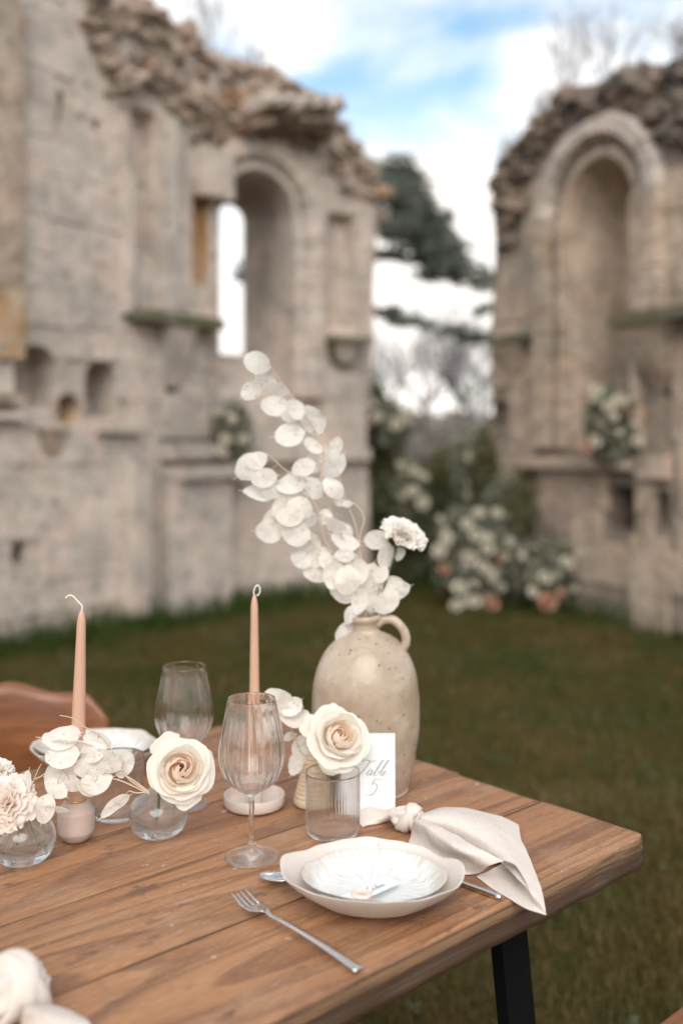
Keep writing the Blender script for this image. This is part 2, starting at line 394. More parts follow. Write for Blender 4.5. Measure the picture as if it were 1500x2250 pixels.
def pod_mat():
    m = Mat('honesty_seed_disc'); c = m.coords('Object', rand=True); n1 = m.noise(c, 5, 4); n2 = m.noise(c, 6.5, 1, .3)
    col = m.mix(m.ramp(n1, [(.35, 0), (.65, 1)]), (.86, .81, .745), (.91, .88, .83))
    col = m.mix(m.ramp(n2, [(.685, 0), (.72, .6)]), col, (.60, .46, .30))
    m.color(col); m.set(Roughness=.45); m.p.inputs['Sheen Weight'].default_value = .2
    vn = m.n('ShaderNodeTexVoronoi'); vn.feature = 'DISTANCE_TO_EDGE'; vn.inputs['Scale'].default_value = 9; m.l(c, vn.inputs['Vector'])
    m.bump(m.mix(.5, n1, m.ramp(vn.outputs['Distance'], [(0, 1), (.05, 0)])), .5, .0012); m.translucent(col, .42)
    old = m.out.inputs['Surface'].links[0].from_socket; tr = m.n('ShaderNodeBsdfTransparent'); mx = m.n('ShaderNodeMixShader'); mx.inputs['Fac'].default_value = .08
    m.l(old, mx.inputs[1]); m.l(tr.outputs[0], mx.inputs[2]); m.l(mx.outputs[0], m.out.inputs['Surface']); return m.m
M_pod = pod_mat()
M_twig = plain('dry_straw_stem', (.50, .39, .29), .7).m
M_green = plain('grey_green_stem', (.085, .125, .075), .55).m
M_paper = plain('white_card', (.70, .71, .72), .7).m
M_ink = plain('grey_ink', (.20, .19, .20), .6).m
M_ink2 = plain('dark_grey_ink', (.10, .09, .09), .6).m
M_seal = plain('cream_wax_seal', (.66, .56, .48), .35).m
def ground_mat():
    m = Mat('meadow_soil'); c = m.coords('World'); a = m.noise(c, .9, 4); b = m.noise(c, 7, 6, .7); g = m.noise(c, 90, 3, .7)
    base = m.mix(m.ramp(a, [(.4, 0), (.62, 1)]), (.070, .046, .014), (.034, .036, .008))
    base = m.mix(m.ramp(b, [(.45, 0), (.7, .7)]), base, (.025, .030, .009))
    base = m.mix(m.ramp(g, [(.5, 0), (.75, .5)]), base, (.11, .095, .045))
    m.color(base); m.set(Roughness=1.0, Specular_IOR_Level=.05); m.bump(b, .6, .05); return m.m
M_ground = ground_mat()
def grass_mat(name, a, b, c3):
    m = Mat(name); c = m.coords('World'); n = m.noise(c, 1.3, 4, .6); n2 = m.noise(c, 45, 2, .6)
    col = m.mix(m.ramp(n, [(.4, 0), (.65, 1)]), a, b); col = m.mix(m.ramp(n2, [(.48, 0), (.66, .8)]), col, c3)
    m.color(col); m.set(Roughness=.8, Specular_IOR_Level=.12); m.translucent(col, .3); return m.m
M_grass = grass_mat('olive_grass', (.050, .058, .014), (.110, .070, .022), (.20, .16, .07))
M_lush = grass_mat('green_grass', (.030, .058, .010), (.045, .070, .014), (.07, .09, .025))
M_sage = grass_mat('sage_weed_leaf', (.10, .115, .06), (.085, .10, .045), (.15, .16, .09))
M_dry = grass_mat('dry_straw_grass', (.19, .135, .06), (.15, .095, .04), (.26, .21, .11))
M_clover = grass_mat('grey_green_clover', (.085, .105, .055), (.10, .115, .065), (.15, .16, .10))
def leaf_mat(name, a, b, tr=.25, scale=2.0):
    m = Mat(name); c = m.coords('World'); n = m.noise(c, scale, 3, .6); col = m.mix(m.ramp(n, [(.35, 0), (.65, 1)]), a, b)
    m.color(col); m.set(Roughness=.6); m.translucent(col, tr); return m.m
M_cedar = leaf_mat('blue_green_needles', (.10, .12, .095), (.18, .20, .165))
M_olive = leaf_mat('olive_leaves', (.09, .09, .028), (.17, .155, .055))
M_dark = leaf_mat('dark_green_leaves', (.045, .052, .022), (.11, .11, .05))
M_grey = leaf_mat('grey_brown_brush', (.20, .175, .145), (.30, .265, .225))
M_euc = leaf_mat('grey_green_leaves', (.14, .145, .10), (.27, .26, .19), scale=14)
M_bark = plain('grey_bark', (.14, .12, .105), .9).m
M_baretwig = plain('pale_grey_twig', (.27, .25, .25), .9).m
M_petal_bg = plain('white_rose_petal', (.74, .70, .60), .6).m
M_petal_pk = plain('salmon_rose_petal', (.60, .36, .26), .6).m

# ------------------------------------------------------------ GROUND
v, f = [], []
xs = list(np.linspace(-8, 8, 33)); ys = list(np.linspace(0, 14, 29))
xs = [-250, -60, -20] + xs + [20, 60, 250]; ys = [-60, -8] + ys + [20, 60, 300]
for j, y in enumerate(ys):
    for i, x in enumerate(xs):
        near = abs(x) <= 8 and 0 <= y <= 14
        v.append((x, y, .03 * noise.noise(Vector((x * .6, y * .6, 0))) - .015 if near else -.02))
w = len(xs)
for j in range(len(ys) - 1):
    for i in range(w - 1): f.append((j * w + i, j * w + i + 1, (j + 1) * w + i + 1, (j + 1) * w + i))
g = part('ground', v, f, M_ground, None); g['kind'] = 'structure'

def blades(name, n, xr, yr, hr, wd, mat, label, seed, keep=None, lean=.6, cat='grass'):
    rg = np.random.RandomState(seed)
    x = rg.uniform(*xr, n); y = yr[0] + (yr[1] - yr[0]) * rg.rand(n) ** 1.0
    if keep is not None:
        k = keep(x, y, rg); x, y = x[k], y[k]; n = len(x)
    h = rg.uniform(*hr, n); a = rg.rand(n) * 2 * PI; l = rg.rand(n) * lean * h; la = rg.rand(n) * 2 * PI; ww = rg.uniform(.5, 1.3, n) * wd
    dx, dy = np.cos(a) * ww, np.sin(a) * ww
    P = np.zeros((n, 5, 3), dtype=np.float32)
    z0 = -.02
    P[:, 0] = np.stack([x - dx, y - dy, np.full(n, z0)], 1); P[:, 1] = np.stack([x + dx, y + dy, np.full(n, z0)], 1)
    mx, my = x + np.cos(la) * l * .35, y + np.sin(la) * l * .35
    P[:, 2] = np.stack([mx + dx * .7, my + dy * .7, h * .6], 1); P[:, 3] = np.stack([mx - dx * .7, my - dy * .7, h * .6], 1)
    P[:, 4] = np.stack([x + np.cos(la) * l, y + np.sin(la) * l, h], 1)
    me = bpy.data.meshes.new(name); me.vertices.add(n * 5); me.vertices.foreach_set('co', P.ravel())
    b = (np.arange(n) * 5)[:, None]
    lo = np.concatenate([b + 0, b + 1, b + 2, b + 3, b + 3, b + 2, b + 4], 1).astype(np.int32).ravel()
    me.loops.add(n * 7); me.loops.foreach_set('vertex_index', lo)
    me.polygons.add(n * 2); st = np.stack([np.arange(n) * 7, np.arange(n) * 7 + 4], 1).ravel().astype(np.int32)
    me.polygons.foreach_set('loop_start', st); me.polygons.foreach_set('loop_total', np.tile([4, 3], n).astype(np.int32))
    me.update(calc_edges=True); me.validate(); me.materials.append(mat)
    o = link(name, me); tag(o, label, cat, kind='stuff'); return o
def fru(x, y, rg): return (np.abs(x) < y * .37 + .5)
blades('grass', 90000, (-3.2, 3.2), (1.7, 8.4), (.018, .05), .0022, M_grass, 'short olive brown grass covering the floor of the ruin', 1, fru)
blades('grass', 26000, (.1, 1.6), (1.7, 3.6), (.012, .04), .0016, M_grass, 'finer olive grass blades below the near table corner', 5, fru)
def dryp(x, y, rg):
    q = np.array([noise.noise(Vector((a * 1.7 + 9, b * 1.7, 8))) + .6 * noise.noise(Vector((a * 6, b * 6, 2))) for a, b in zip(x, y)]); return (q > .05) & fru(x, y, rg)
blades('dry_grass', 30000, (-2.6, 3.0), (1.7, 7.8), (.012, .04), .0025, M_dry, 'scattered patches of dry straw coloured grass in the lawn', 12, dryp, lean=1.3)
def greenp(x, y, rg):
    q = np.array([noise.noise(Vector((a * 1.5 + 30, b * 1.5, 5))) + .5 * noise.noise(Vector((a * 5, b * 5, 12))) for a, b in zip(x, y)]); return (q > .12) & fru(x, y, rg)
blades('straw_blades', 9000, (.1, 1.7), (1.7, 3.8), (.03, .07), .0012, M_dry, 'thin pale straw blades in the grass below the near table corner', 15, fru, lean=1.2)
blades('green_tufts', 30000, (-2.6, 3.0), (1.7, 7.8), (.02, .065), .0026, M_lush, 'darker green tufts scattered in the lawn', 13, greenp)
rgw = random.Random(77); v, f = [], []
for k in range(70):
    y = rgw.uniform(1.75, 6.0); x = rgw.uniform(-.05, .42) * y if rgw.random() < .75 else rgw.uniform(-.35, .1) * y; nl = rgw.randint(5, 9); a0 = rgw.random() * 6
    for j in range(nl):
        a = a0 + 2 * PI * j / nl + rgw.uniform(-.2, .2); l = rgw.uniform(.012, .028); w_ = l * .24; up = rgw.uniform(.35, .8); b = len(v); dx, dy = math.cos(a), math.sin(a)
        for (t, ww, zz) in ((0, .3, 0), (.5, 1, .6), (.85, .7, .75), (1, .05, .7)):
            for sg in (-1, 1): v.append((x + dx * l * t - dy * w_ * ww * sg, y + dy * l * t + dx * w_ * ww * sg, .012 + l * up * zz))
        for t in range(3): q = b + t * 2; f.append((q, q + 1, q + 3, q + 2))
o = part('broadleaf_weeds', v, f, M_sage, None); tag(o, 'small grey green broad leaved weeds scattered through the lawn', 'weeds', kind='stuff')
def near_walls(x, y, rg):
    lw = y < 9.6
    dl = np.abs((x + 2.19) * .75 - (y - 6.38) * .66); dr = np.abs((x - 2.35) * .82 + (y - 7.3) * .57)
    d = np.minimum(dl, dr); return (rg.rand(len(x)) < np.exp(-(d / .28) ** 2)) & fru(x, y, rg)
blades('tall_grass', 60000, (-3.4, 3.4), (5.4, 9.4), (.05, .22), .005, M_lush, 'taller bright green grass growing along the foot of the ruined walls', 2, near_walls)
def patch(x, y, rg):
    q = np.array([noise.noise(Vector((a * 2.2, b * 2.2, 3))) for a, b in zip(x, y)]); return (q > .15) & fru(x, y, rg)
blades('clover', 16000, (-2.6, 3.0), (1.7, 7.5), (.01, .03), .006, M_clover, 'patches of grey green low weeds in the grass', 3, patch, lean=1.2, cat='weeds')

# ------------------------------------------------------------ RUINED WALLS
BLOCKS = {}
def block_meshes(mat):
    if mat.name not in BLOCKS:
        ms = []
        for k in range(7):
            me = chamfer_box(.045, seed=k + 3, cuts=1, jit=.018); me.materials.append(mat); ms.append(me)
        BLOCKS[mat.name] = ms
    return BLOCKS[mat.name]
ROCKS = {}
def rock_meshes(mat):
    if mat.name not in ROCKS: ROCKS[mat.name] = [rock_mesh(k, mat, .55) for k in range(10)]
    return ROCKS[mat.name]
def inside(poly, x, y):
    c = False; n = len(poly); j = n - 1
    for i in range(n):
        xi, yi = poly[i]; xj, yj = poly[j]
        if (yi > y) != (yj > y) and x < (xj - xi) * (y - yi) / (yj - yi) + xi: c = not c
        j = i
    return c
class Wall:
    def __init__(s, name, label, pa, ya, pb, yb, thick, mat, mortar):
        s.A = Vector(((pa - 750) / F * ya, ya, 0)); B = Vector(((pb - 750) / F * yb, yb, 0))
        s.u = (B - s.A).normalized(); s.n = Vector((s.u.y, -s.u.x, 0))
        if s.n.y > 0: s.n = -s.n
        s.len = (B - s.A).length; s.thick = thick; s.mat = mat; s.mortar = mortar; s.holes = []; s.keepout = []
        s.root = thing(name, label, 'ruined wall', s.A)
        rot = Matrix((s.u, -s.n, Vector((0, 0, 1)))).transposed()
        s.rot = rot.to_euler(); s.root.rotation_euler = s.rot
    # local frame: x along the wall, y into the wall (away from the viewer), z up
    def sh(s, px, py, d=0.0):
        """pixel -> (s, h) on the plane d metres into the wall"""
        dr = Vector(((px - 750) / F, 1, -(py - HOR) / F)); o = Vector((0, 0, CH)); P = s.A - s.n * d
        t = (P - o).dot(s.n) / dr.dot(s.n); q = o + dr * t
        return ((q - s.A).dot(s.u), q.z)
    def poly(s, pts, d=0.0): return [s.sh(*p, d) for p in pts]
    def rect(s, x0, y0, x1, y1, d=0.0):
        a = s.sh((x0 + x1) / 2, y0, d); b = s.sh((x0 + x1) / 2, y1, d); l = s.sh(x0, (y0 + y1) / 2, d)[0]; r = s.sh(x1, (y0 + y1) / 2, d)[0]
        return l, b[1], r, a[1]
    def arch(s, x0, x1, ytop, ybot, d=0.0, n=14, ymid=None):
        ym = ymid or (ytop + 60); l = s.sh(x0, ym, d)[0]; r = s.sh(x1, ym, d)[0]; c = (l + r) / 2; hw = (r - l) / 2
        top = s.sh((x0 + x1) / 2, ytop, d)[1]; bot = s.sh((x0 + x1) / 2, ybot, d)[1]
        return s.arch_sh(c, hw, bot, top - hw, n), (c, hw, bot, top - hw)
    @staticmethod
    def arch_sh(c, hw, bot, spring, n=14):
        pts = [(c - hw, bot), (c - hw, (bot + spring) / 2), (c - hw, spring)]
        for k in range(1, n): a = PI - PI * k / n; pts.append((c + hw * math.cos(a), spring + hw * math.sin(a)))
        return pts + [(c + hw, spring), (c + hw, (bot + spring) / 2), (c + hw, bot)]
    def add_hole(s, front, back, depth, mat=None, through=False, inner_blocks=False):
        s.holes.append((front, back, depth, mat or s.mat, through))
        if not through and inner_blocks: s.inner(back, depth)
    def inner(s, back, depth):
        x0 = min(p[0] for p in back); x1 = max(p[0] for p in back); z0 = min(p[1] for p in back); z1 = max(p[1] for p in back)
        s.lay(back, [], z0, z1, x0, x1, depth, .27, s.mat, 'back_stone')
    def lay(s, outline, holes, z0, z1, x0, x1, depth, course, mat, name='stone', rubble=None, lens=(.28, .58)):
        ms = block_meshes(mat); h = z0
        while h < z1:
            ch = course * rnd.uniform(.82, 1.2); x = x0 - rnd.uniform(0, .4)
            while x < x1:
                w = rnd.uniform(*lens)
                def ok(a, b):
                    for i in range(5):
                        for j in range(3):
                            X = a + (b - a) * (i / 4 * .96 + .02); Z = h + ch * (j / 2 * .92 + .04)
                            if not inside(outline, X, Z): return False
                            if rubble and inside(rubble, X, Z): return False
                            for q in holes:
                                if inside(q, X, Z): return False
                    return True
                segs = [(x, x + w)] if ok(x, x + w) else [(x + w * k / 4, x + w * (k + 1) / 4) for k in range(4)]
                for a, b in segs:
                    if ok(a, b):
                        g = .004; pr = rnd.uniform(.0, .012); dp = .12
                        link(name, rnd.choice(ms), s.root, loc=((a + b) / 2, depth + dp / 2 - pr - .003, h + ch / 2), rot=(0, rnd.uniform(-.008, .008), 0),
                             scale=(b - a - g, dp, ch - g))
                x += w
            h += ch
    def build(s, outline, rubble=None, rub_n=90, rub_size=(.10, .26), rmat=None, course=.26):
        hs = [h[0] for h in s.holes]
        z0, z1 = -.1, max(p[1] for p in outline); x0 = min(p[0] for p in outline); x1 = max(p[0] for p in outline)
        s.lay(outline, hs + s.keepout, -.05, z1, x0, x1, 0, course, s.mat, rubble=rubble)
        # mortar core with the openings cut through it
        pts, edges, loops = [], [], []
        def add(lp):
            b = len(pts); pts.extend([Vector(p) for p in lp]); edges.extend([(b + i, b + (i + 1) % len(lp)) for i in range(len(lp))]); loops.append((b, len(lp)))
        def tri(ol, hl):
            pts.clear(); edges.clear(); loops.clear(); add(ol)
            for h in hl: add(h)
            x = min(p[0] for p in ol)
            r = delaunay_2d_cdt(pts, edges, [], 0, 1e-5); V = [(p.x, p.y) for p in r[0]]; out = []
            for t in r[2]:
                cx = sum(V[i][0] for i in t) / len(t); cz = sum(V[i][1] for i in t) / len(t)
                if inside(ol, cx, cz) and not any(inside(h, cx, cz) for h in hl): out.append(t)
            return V, out
        v, f = [], []
        V, T = tri(outline, hs); b = len(v); v += [(p[0], .008, p[1]) for p in V]; f += [tuple(b + i for i in t) for t in T]
        V, T = tri(outline, [h[1] for h in s.holes if h[4]]); b = len(v); v += [(p[0], s.thick, p[1]) for p in V]; f += [tuple(b + i for i in reversed(t)) for t in T]
        n = len(outline); b = len(v); v += [(p[0], .012, p[1]) for p in outline] + [(p[0], s.thick, p[1]) for p in outline]
        f += [(b + i, b + (i + 1) % n, b + n + (i + 1) % n, b + n + i) for i in range(n)]
        part('wall_core', v, f, s.mortar, s.root, smooth=False, fix=False)
        for fr, bk, dep, mat, thr in s.holes:
            v, f = [], []; n = len(fr); m_ = 5
            for k in range(m_ + 1):
                t = k / m_
                for i in range(n):
                    x = fr[i][0] * (1 - t) + bk[i][0] * t; z = fr[i][1] * (1 - t) + bk[i][1] * t
                    v.append((x, .008 * (1 - t) + dep * t, z))
            for k in range(m_):
                for i in range(n): a = k * n; f.append((a + i, a + n + i, a + n + (i + 1) % n, a + (i + 1) % n))
            if not thr:
                b = len(v); v += [(p[0], dep, p[1]) for p in bk]; f.append(tuple(b + i for i in range(n)))
            part('opening_reveal', v, f, mat, s.root, smooth=False)
        if rubble:
            rm = rock_meshes(rmat or M_rubble); xs_ = [p[0] for p in rubble]; zs = [p[1] for p in rubble]; k = 0; tries = 0
            while k < rub_n and tries < 9000:
                tries += 1; X = rnd.uniform(min(xs_), max(xs_)); Z = rnd.uniform(min(zs), max(zs))
                if not inside(rubble, X, Z): continue
                sz = rnd.uniform(*rub_size); k += 1
                link('rubble_stone', rnd.choice(rm), s.root, loc=(X, rnd.uniform(-.03, .10), Z), rot=(rnd.uniform(-.5, .5), rnd.uniform(-.6, .6), rnd.uniform(-.5, .5)),
                     scale=(sz * rnd.uniform(1, 1.7), sz * 1.3, sz * rnd.uniform(.55, .95)))
    def rim(s, outline_px, n, size, mat, dsp=.1):
        """uneven stones that break the top edge"""
        P = [s.sh(*p) for p in outline_px]; rm = rock_meshes(mat)
        for a, b in zip(P, P[1:]):
            L_ = math.hypot(b[0] - a[0], b[1] - a[1]); k = max(1, int(L_ / (size * .75)))
            for i in range(k):
                t = (i + rnd.random()) / k; sz = size * rnd.uniform(.7, 1.35)
                for dd in (rnd.uniform(-.05, .1), rnd.uniform(.3, .55)):
                    link('coping_stone', rnd.choice(rm), s.root, loc=(a[0] + (b[0] - a[0]) * t, dd, a[1] + (b[1] - a[1]) * t - sz * .35),
                         rot=(rnd.uniform(-.4, .4), rnd.uniform(-.5, .5), rnd.uniform(-.6, .6)), scale=(sz * 1.3, sz * 1.2, sz * .8))
    def proud(s, name, x0, y0, x1, y1, d, mat=None, taper=0.0, dback=.05, c=.1, label=None):
        l, b, r, t = s.rect(x0, y0, x1, y1)
        bm = bmesh.new(); bmesh.ops.create_cube(bm, size=1); bmesh.ops.bevel(bm, geom=bm.edges[:], offset=c * .3, segments=2, affect='EDGES')
        bmesh.ops.subdivide_edges(bm, edges=[e for e in bm.edges if e.calc_length() > .4], cuts=3, use_grid_fill=True)
        for p in bm.verts:
            k = .5 - p.co.z
            if taper: p.co.x *= 1 - taper * k; p.co.y = .5 + (p.co.y - .5) * (1 - taper * .8 * k)
            p.co += Vector((noise.noise(p.co * 4 + Vector((x0, 0, 0))), noise.noise(p.co * 4 + Vector((0, y0, 0))), noise.noise(p.co * 4))) * .03
        me = bpy.data.meshes.new(name); bm.to_mesh(me); bm.free(); me.materials.append(mat or s.mat)
        o = link(name, me, s.root, loc=((l + r) / 2, (dback - d) / 2, (b + t) / 2), scale=(r - l, d + dback, t - b))
        if label: o['label'] = label
        return o
    def ring(s, c, hw, spring, w, d, a0, a1, n, mat, back=.06, name='voussoir'):
        for k in range(n):
            A0 = a0 + (a1 - a0) * (k + .04) / n; A1 = a0 + (a1 - a0) * (k + .96) / n; v, f = [], []; m_ = 3; dj = rnd.uniform(-.008, .008); wj = rnd.uniform(.93, 1.05)
            for i in range(m_ + 1):
                a = A0 + (A1 - A0) * i / m_
                for rr, yy in ((hw, back), (hw, -d * .5 + dj), (hw + w * .18, -d + dj), (hw + w * wj - .02, -d + dj), (hw + w * wj, -d * .5), (hw + w * wj, back)):
                    v.append((c + rr * math.cos(a), yy, spring + rr * math.sin(a)))
            for i in range(m_):
                for q in range(6): f.append((i * 6 + q, i * 6 + (q + 1) % 6, (i + 1) * 6 + (q + 1) % 6, (i + 1) * 6 + q))
            f.append(tuple(range(5, -1, -1))); f.append(tuple(m_ * 6 + q for q in range(6)))
            part(name, v, f, mat, s.root, smooth=False, fix=True)

def rect_loop(r): l, b, t_, t = r[0], r[1], r[2], r[3]; return [(l, b), (l, t), (t_, t), (t_, b)]
def shrink(lp, k, dx=0, dz=0):
    cx = sum(p[0] for p in lp) / len(lp); cz = sum(p[1] for p in lp) / len(lp)
    return [(cx + (p[0] - cx) * k + dx, cz + (p[1] - cz) * k + dz) for p in lp]

# --- left wall of the ruin
WA = Wall('ruined_wall', 'tall pale ruined wall at the left with small arched niches and a broken rubble top', -420, 5.35, 480, 7.95, .9, M_stone, M_mortar)
for args in ((35, 130, 757, 905), (188, 258, 790, 925)):
    fr, _ = WA.arch(*args, ymid=args[2] + 90); WA.add_hole(fr, shrink(fr, .86, 0, .03), .28)
for r, dep in (((424, 425, 460, 625), .10), ((288, 238, 345, 560), .14), ((440, 1062, 488, 1150), .38), ((28, 1192, 62, 1240), .25), ((128, 200, 143, 270), .25),
               ((285, 770, 322, 793), .18), ((362, 838, 388, 864), .15), ((205, 262, 222, 284), .2), ((455, 880, 470, 1000), .2), ((300, 165, 320, 185), .2), ((420, 300, 440, 325), .2)):
    lp = rect_loop(WA.rect(*r)); mt = M_orange if r[0] == 424 else (M_moss if r[0] == 440 else M_stone)
    WA.add_hole(lp, shrink(lp, .9), dep, mt)
fr = [(WA.sh(152, 900)[0] + .11 * math.cos(a), WA.sh(152, 900)[1] + .11 * math.sin(a)) for a in np.linspace(0, 2 * PI, 13)[:-1][::-1]]
WA.add_hole(fr, shrink(fr, .6), .14, M_orange)
top = [(-420, -260), (-100, -190), (150, -130), (280, -60), (330, 0), (352, 22), (392, 52), (415, 78), (450, 102), (480, 112)]
rub_a = WA.poly([(150, -120), (280, -50), (330, 10), (390, 60), (480, 118), (480, 380), (440, 330), (400, 270), (350, 215), (300, 215), (255, 255), (225, 150), (185, 60)])
WA.build([WA.sh(-420, 1500)] + [(0, -.15)][:0] + WA.poly(top) + [WA.sh(480, 1345)], rub_a, 300, (.04, .13), course=.25)
WA.rim(top[3:], 0, .12, M_rubble)
WA.proud('ledge', 276, 692, 464, 716, .16, M_moss); WA.proud('corbel', 345, 716, 408, 850, .14, M_stone, taper=.7)
WA.proud('sill_stone', 348, 972, 486, 1008, .14, M_stone); WA.proud('ledge', 348, 1022, 506, 1050, .26, M_pale)
WA.proud('dressed_stone', 346, 868, 446, 964, .08, M_pale, c=.14)
WA.proud('pier', 346, 1052, 470, 1345, .20, M_stone); WA.proud('buttress_shaft', 266, 1010, 298, 1350, .16, M_pale)
WA.proud('string_course', 206, 934, 300, 952, .08, M_stone); WA.proud('string_course', -60, 866, 40, 888, .10, M_rubble); WA.proud('string_course', -60, 905, 40, 922, .08, M_stone)
WA.proud('broken_corbel', 78, 940, 146, 1050, .05, M_rubble, taper=.8)
WA.proud('pilaster_shaft', 345, 260, 372, 690, .10, M_pale); WA.proud('pilaster_shaft', 262, 380, 282, 690, .07, M_stone)
WA.proud('lichen_stone', -20, 610, 48, 790, .05, M_orange, label='stone block covered in orange lichen')
WA.proud('pilaster', -420, -100, 45, 600, .06, M_rubble)
WA.proud('arch_stone', 432, 335, 492, 440, .12, M_pale, label='large pale broken springer stone beside the window arch')

# --- window wall behind
WB = Wall('ruined_wall', 'ruined wall with a deep round arched window beside the gap in the ruin', 474, 7.98, 832, 9.0, .85, M_stone, M_mortar)
fr, (c, hw, bot, spr) = WB.arch(484, 640, 378, 872, ymid=520)
l = WB.sh(474, 620, .85)[0]; r = WB.sh(534, 620, .85)[0]; tb = WB.sh(505, 452, .85)[1]; bb = WB.sh(505, 778, .85)[1]
bk = WB.arch_sh((l + r) / 2, (r - l) / 2, bb, tb - (r - l) / 2)
WB.add_hole(fr, bk, .85, M_stone, through=True)
lp = rect_loop(WB.rect(722, 468, 782, 728)); WB.add_hole(lp, shrink(lp, .9), .13, M_stone)
topb = [(474, 110), (520, 130), (560, 150), (610, 163), (655, 178), (672, 205), (686, 240), (735, 250), (746, 272), (768, 302), (800, 345), (825, 385), (846, 432), (832, 470)]
outb = WB.poly([(474, 1345)] + topb + [(826, 540), (821, 650), (822, 760), (812, 860), (806, 960), (812, 1100), (815, 1305)])
WB.keepout.append(Wall.arch_sh(c, hw + .22, bot, spr))
rub_b = WB.poly([(474, 110), (520, 130), (560, 150), (610, 163), (655, 178), (672, 205), (686, 240), (735, 250), (768, 302), (800, 345), (825, 385), (840, 440), (790, 440), (740, 400), (690, 345), (640, 310), (590, 295), (530, 310), (474, 360)])
WB.build(outb, rub_b, 290, (.04, .14), course=.25)
WB.rim(topb, 0, .12, M_rubble)
WB.ring(c, hw, spr, .09, .05, 0, PI, 11, M_stone); WB.ring(c, hw + .095, spr, .17, .10, -.02, PI * .86, 9, M_pale)
l_, b_, r_, t_ = c + hw, bot, c + hw + .26, spr
for k in range(8):
    z0 = b_ + (t_ - b_) * k / 8; z1 = b_ + (t_ - b_) * (k + 1) / 8
    link('jamb_stone', rnd.choice(block_meshes(M_stone)), WB.root, loc=(l_ + .045, .0, (z0 + z1) / 2), scale=(.085, .12, z1 - z0 - .008))
    link('jamb_stone', rnd.choice(block_meshes(M_stone)), WB.root, loc=(l_ + .18, -.03, (z0 + z1) / 2), scale=(.165, .14, z1 - z0 - .008))
WB.proud('corbel', 712, 742, 790, 760, .14, M_moss); WB.proud('corbel', 722, 760, 778, 812, .12, M_stone, taper=.6)
s0 = WB.sh(750, 765); WB.ring(s0[0], .13, s0[1], .05, .08, PI, 2 * PI, 6, M_moss, name='hood_stone')
for k in range(11):
    q = WB.sh(520 + k * 17, 283 + abs(k - 5) * 2.0)
    link('overhanging_stone', rnd.choice(rock_meshes(M_rubble)), WB.root, loc=(q[0], -.12, q[1]), rot=(0, rnd.uniform(-.4, .4), rnd.uniform(-.4, .4)), scale=(.15, .5, .09))
    q = WB.sh(530 + k * 16, 250)
    link('overhanging_stone', rnd.choice(rock_meshes(M_stone)), WB.root, loc=(q[0], -.2, q[1]), rot=(0, rnd.uniform(-.2, .2), 0), scale=(.09, .5, .16))
WB.proud('sill_course', 560, 985, 800, 1012, .10, M_stone)

# --- right wall
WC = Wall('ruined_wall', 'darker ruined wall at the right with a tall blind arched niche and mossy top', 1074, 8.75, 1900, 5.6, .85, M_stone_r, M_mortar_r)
fr, (c2, hw2, bot2, spr2) = WC.arch(1250, 1392, 352, 985, ymid=520)
WC.add_hole(fr, shrink(fr, .80, .05, -.02), .42, M_stone_r, inner_blocks=True)
WC.keepout.append(Wall.arch_sh(c2, hw2 + .30, bot2, spr2))
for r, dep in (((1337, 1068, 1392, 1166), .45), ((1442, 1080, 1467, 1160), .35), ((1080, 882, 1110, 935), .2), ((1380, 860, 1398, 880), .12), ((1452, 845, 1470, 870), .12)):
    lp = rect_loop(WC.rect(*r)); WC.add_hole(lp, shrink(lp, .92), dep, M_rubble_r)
topc = [(1074, 388), (1104, 366), (1116, 350), (1130, 330), (1136, 308), (1160, 285), (1182, 268), (1200, 250), (1214, 216), (1250, 205), (1290, 196), (1312, 202), (1340, 182), (1360, 165), (1380, 143), (1420, 152), (1460, 165), (1480, 142), (1500, 130), (1600, 90), (1900, -40)]
rub_c = WC.poly([(1100, 405), (1122, 372), (1150, 330), (1180, 290)] + topc[8:-1] + [(1600, 300), (1500, 330), (1450, 300), (1400, 262), (1330, 250), (1260, 275), (1200, 325), (1150, 400), (1128, 560), (1102, 560)])
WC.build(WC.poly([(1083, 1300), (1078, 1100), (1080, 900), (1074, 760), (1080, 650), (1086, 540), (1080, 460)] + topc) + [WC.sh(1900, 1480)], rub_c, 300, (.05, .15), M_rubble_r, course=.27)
WC.rim([(1095, 400)] + topc[2:], 0, .12, M_rubble_r)
WC.ring(c2, hw2 + .01, spr2, .08, .04, 0, PI, 13, M_stone_r); WC.ring(c2, hw2 + .095, spr2, .06, .01, 0, PI, 13, M_mortar_r); WC.ring(c2, hw2 + .16, spr2, .16, .11, 0, PI, 11, M_stone)
for k in range(10):
    z0 = bot2 + (spr2 - bot2) * k / 10; z1 = bot2 + (spr2 - bot2) * (k + 1) / 10
    for dx, ww, yy in ((.05, .08, 0.0), (.24, .16, -.05)):
        link('jamb_stone', rnd.choice(block_meshes(M_stone_r)), WC.root, loc=(c2 - hw2 - dx, yy, (z0 + z1) / 2), scale=(ww, .12, z1 - z0 - .008))
        if yy == 0 or k > 3: link('jamb_stone', rnd.choice(block_meshes(M_stone_r)), WC.root, loc=(c2 + hw2 + dx, yy, (z0 + z1) / 2), scale=(ww, .12, z1 - z0 - .008))
WC.proud('niche_stone', 1318, 582, 1350, 625, -.36, M_orange, dback=.45)
WC.proud('sill_stone', 1160, 1004, 1400, 1030, .13, M_stone_r); WC.proud('sill_stone', 1405, 1000, 1475, 1052, .06, M_stone_r)
WC.proud('corbel', 1097, 738, 1174, 754, .13, M_moss); WC.proud('corbel', 1108, 754, 1162, 824, .12, M_stone_r, taper=.75)
WC.proud('ledge', 1378, 682, 1560, 712, .20, M_moss); WC.proud('corbel', 1398, 712, 1500, 800, .17, M_stone_r, taper=.5); WC.proud('corbel', 1418, 800, 1480, 862, .10, M_rubble, taper=.8)
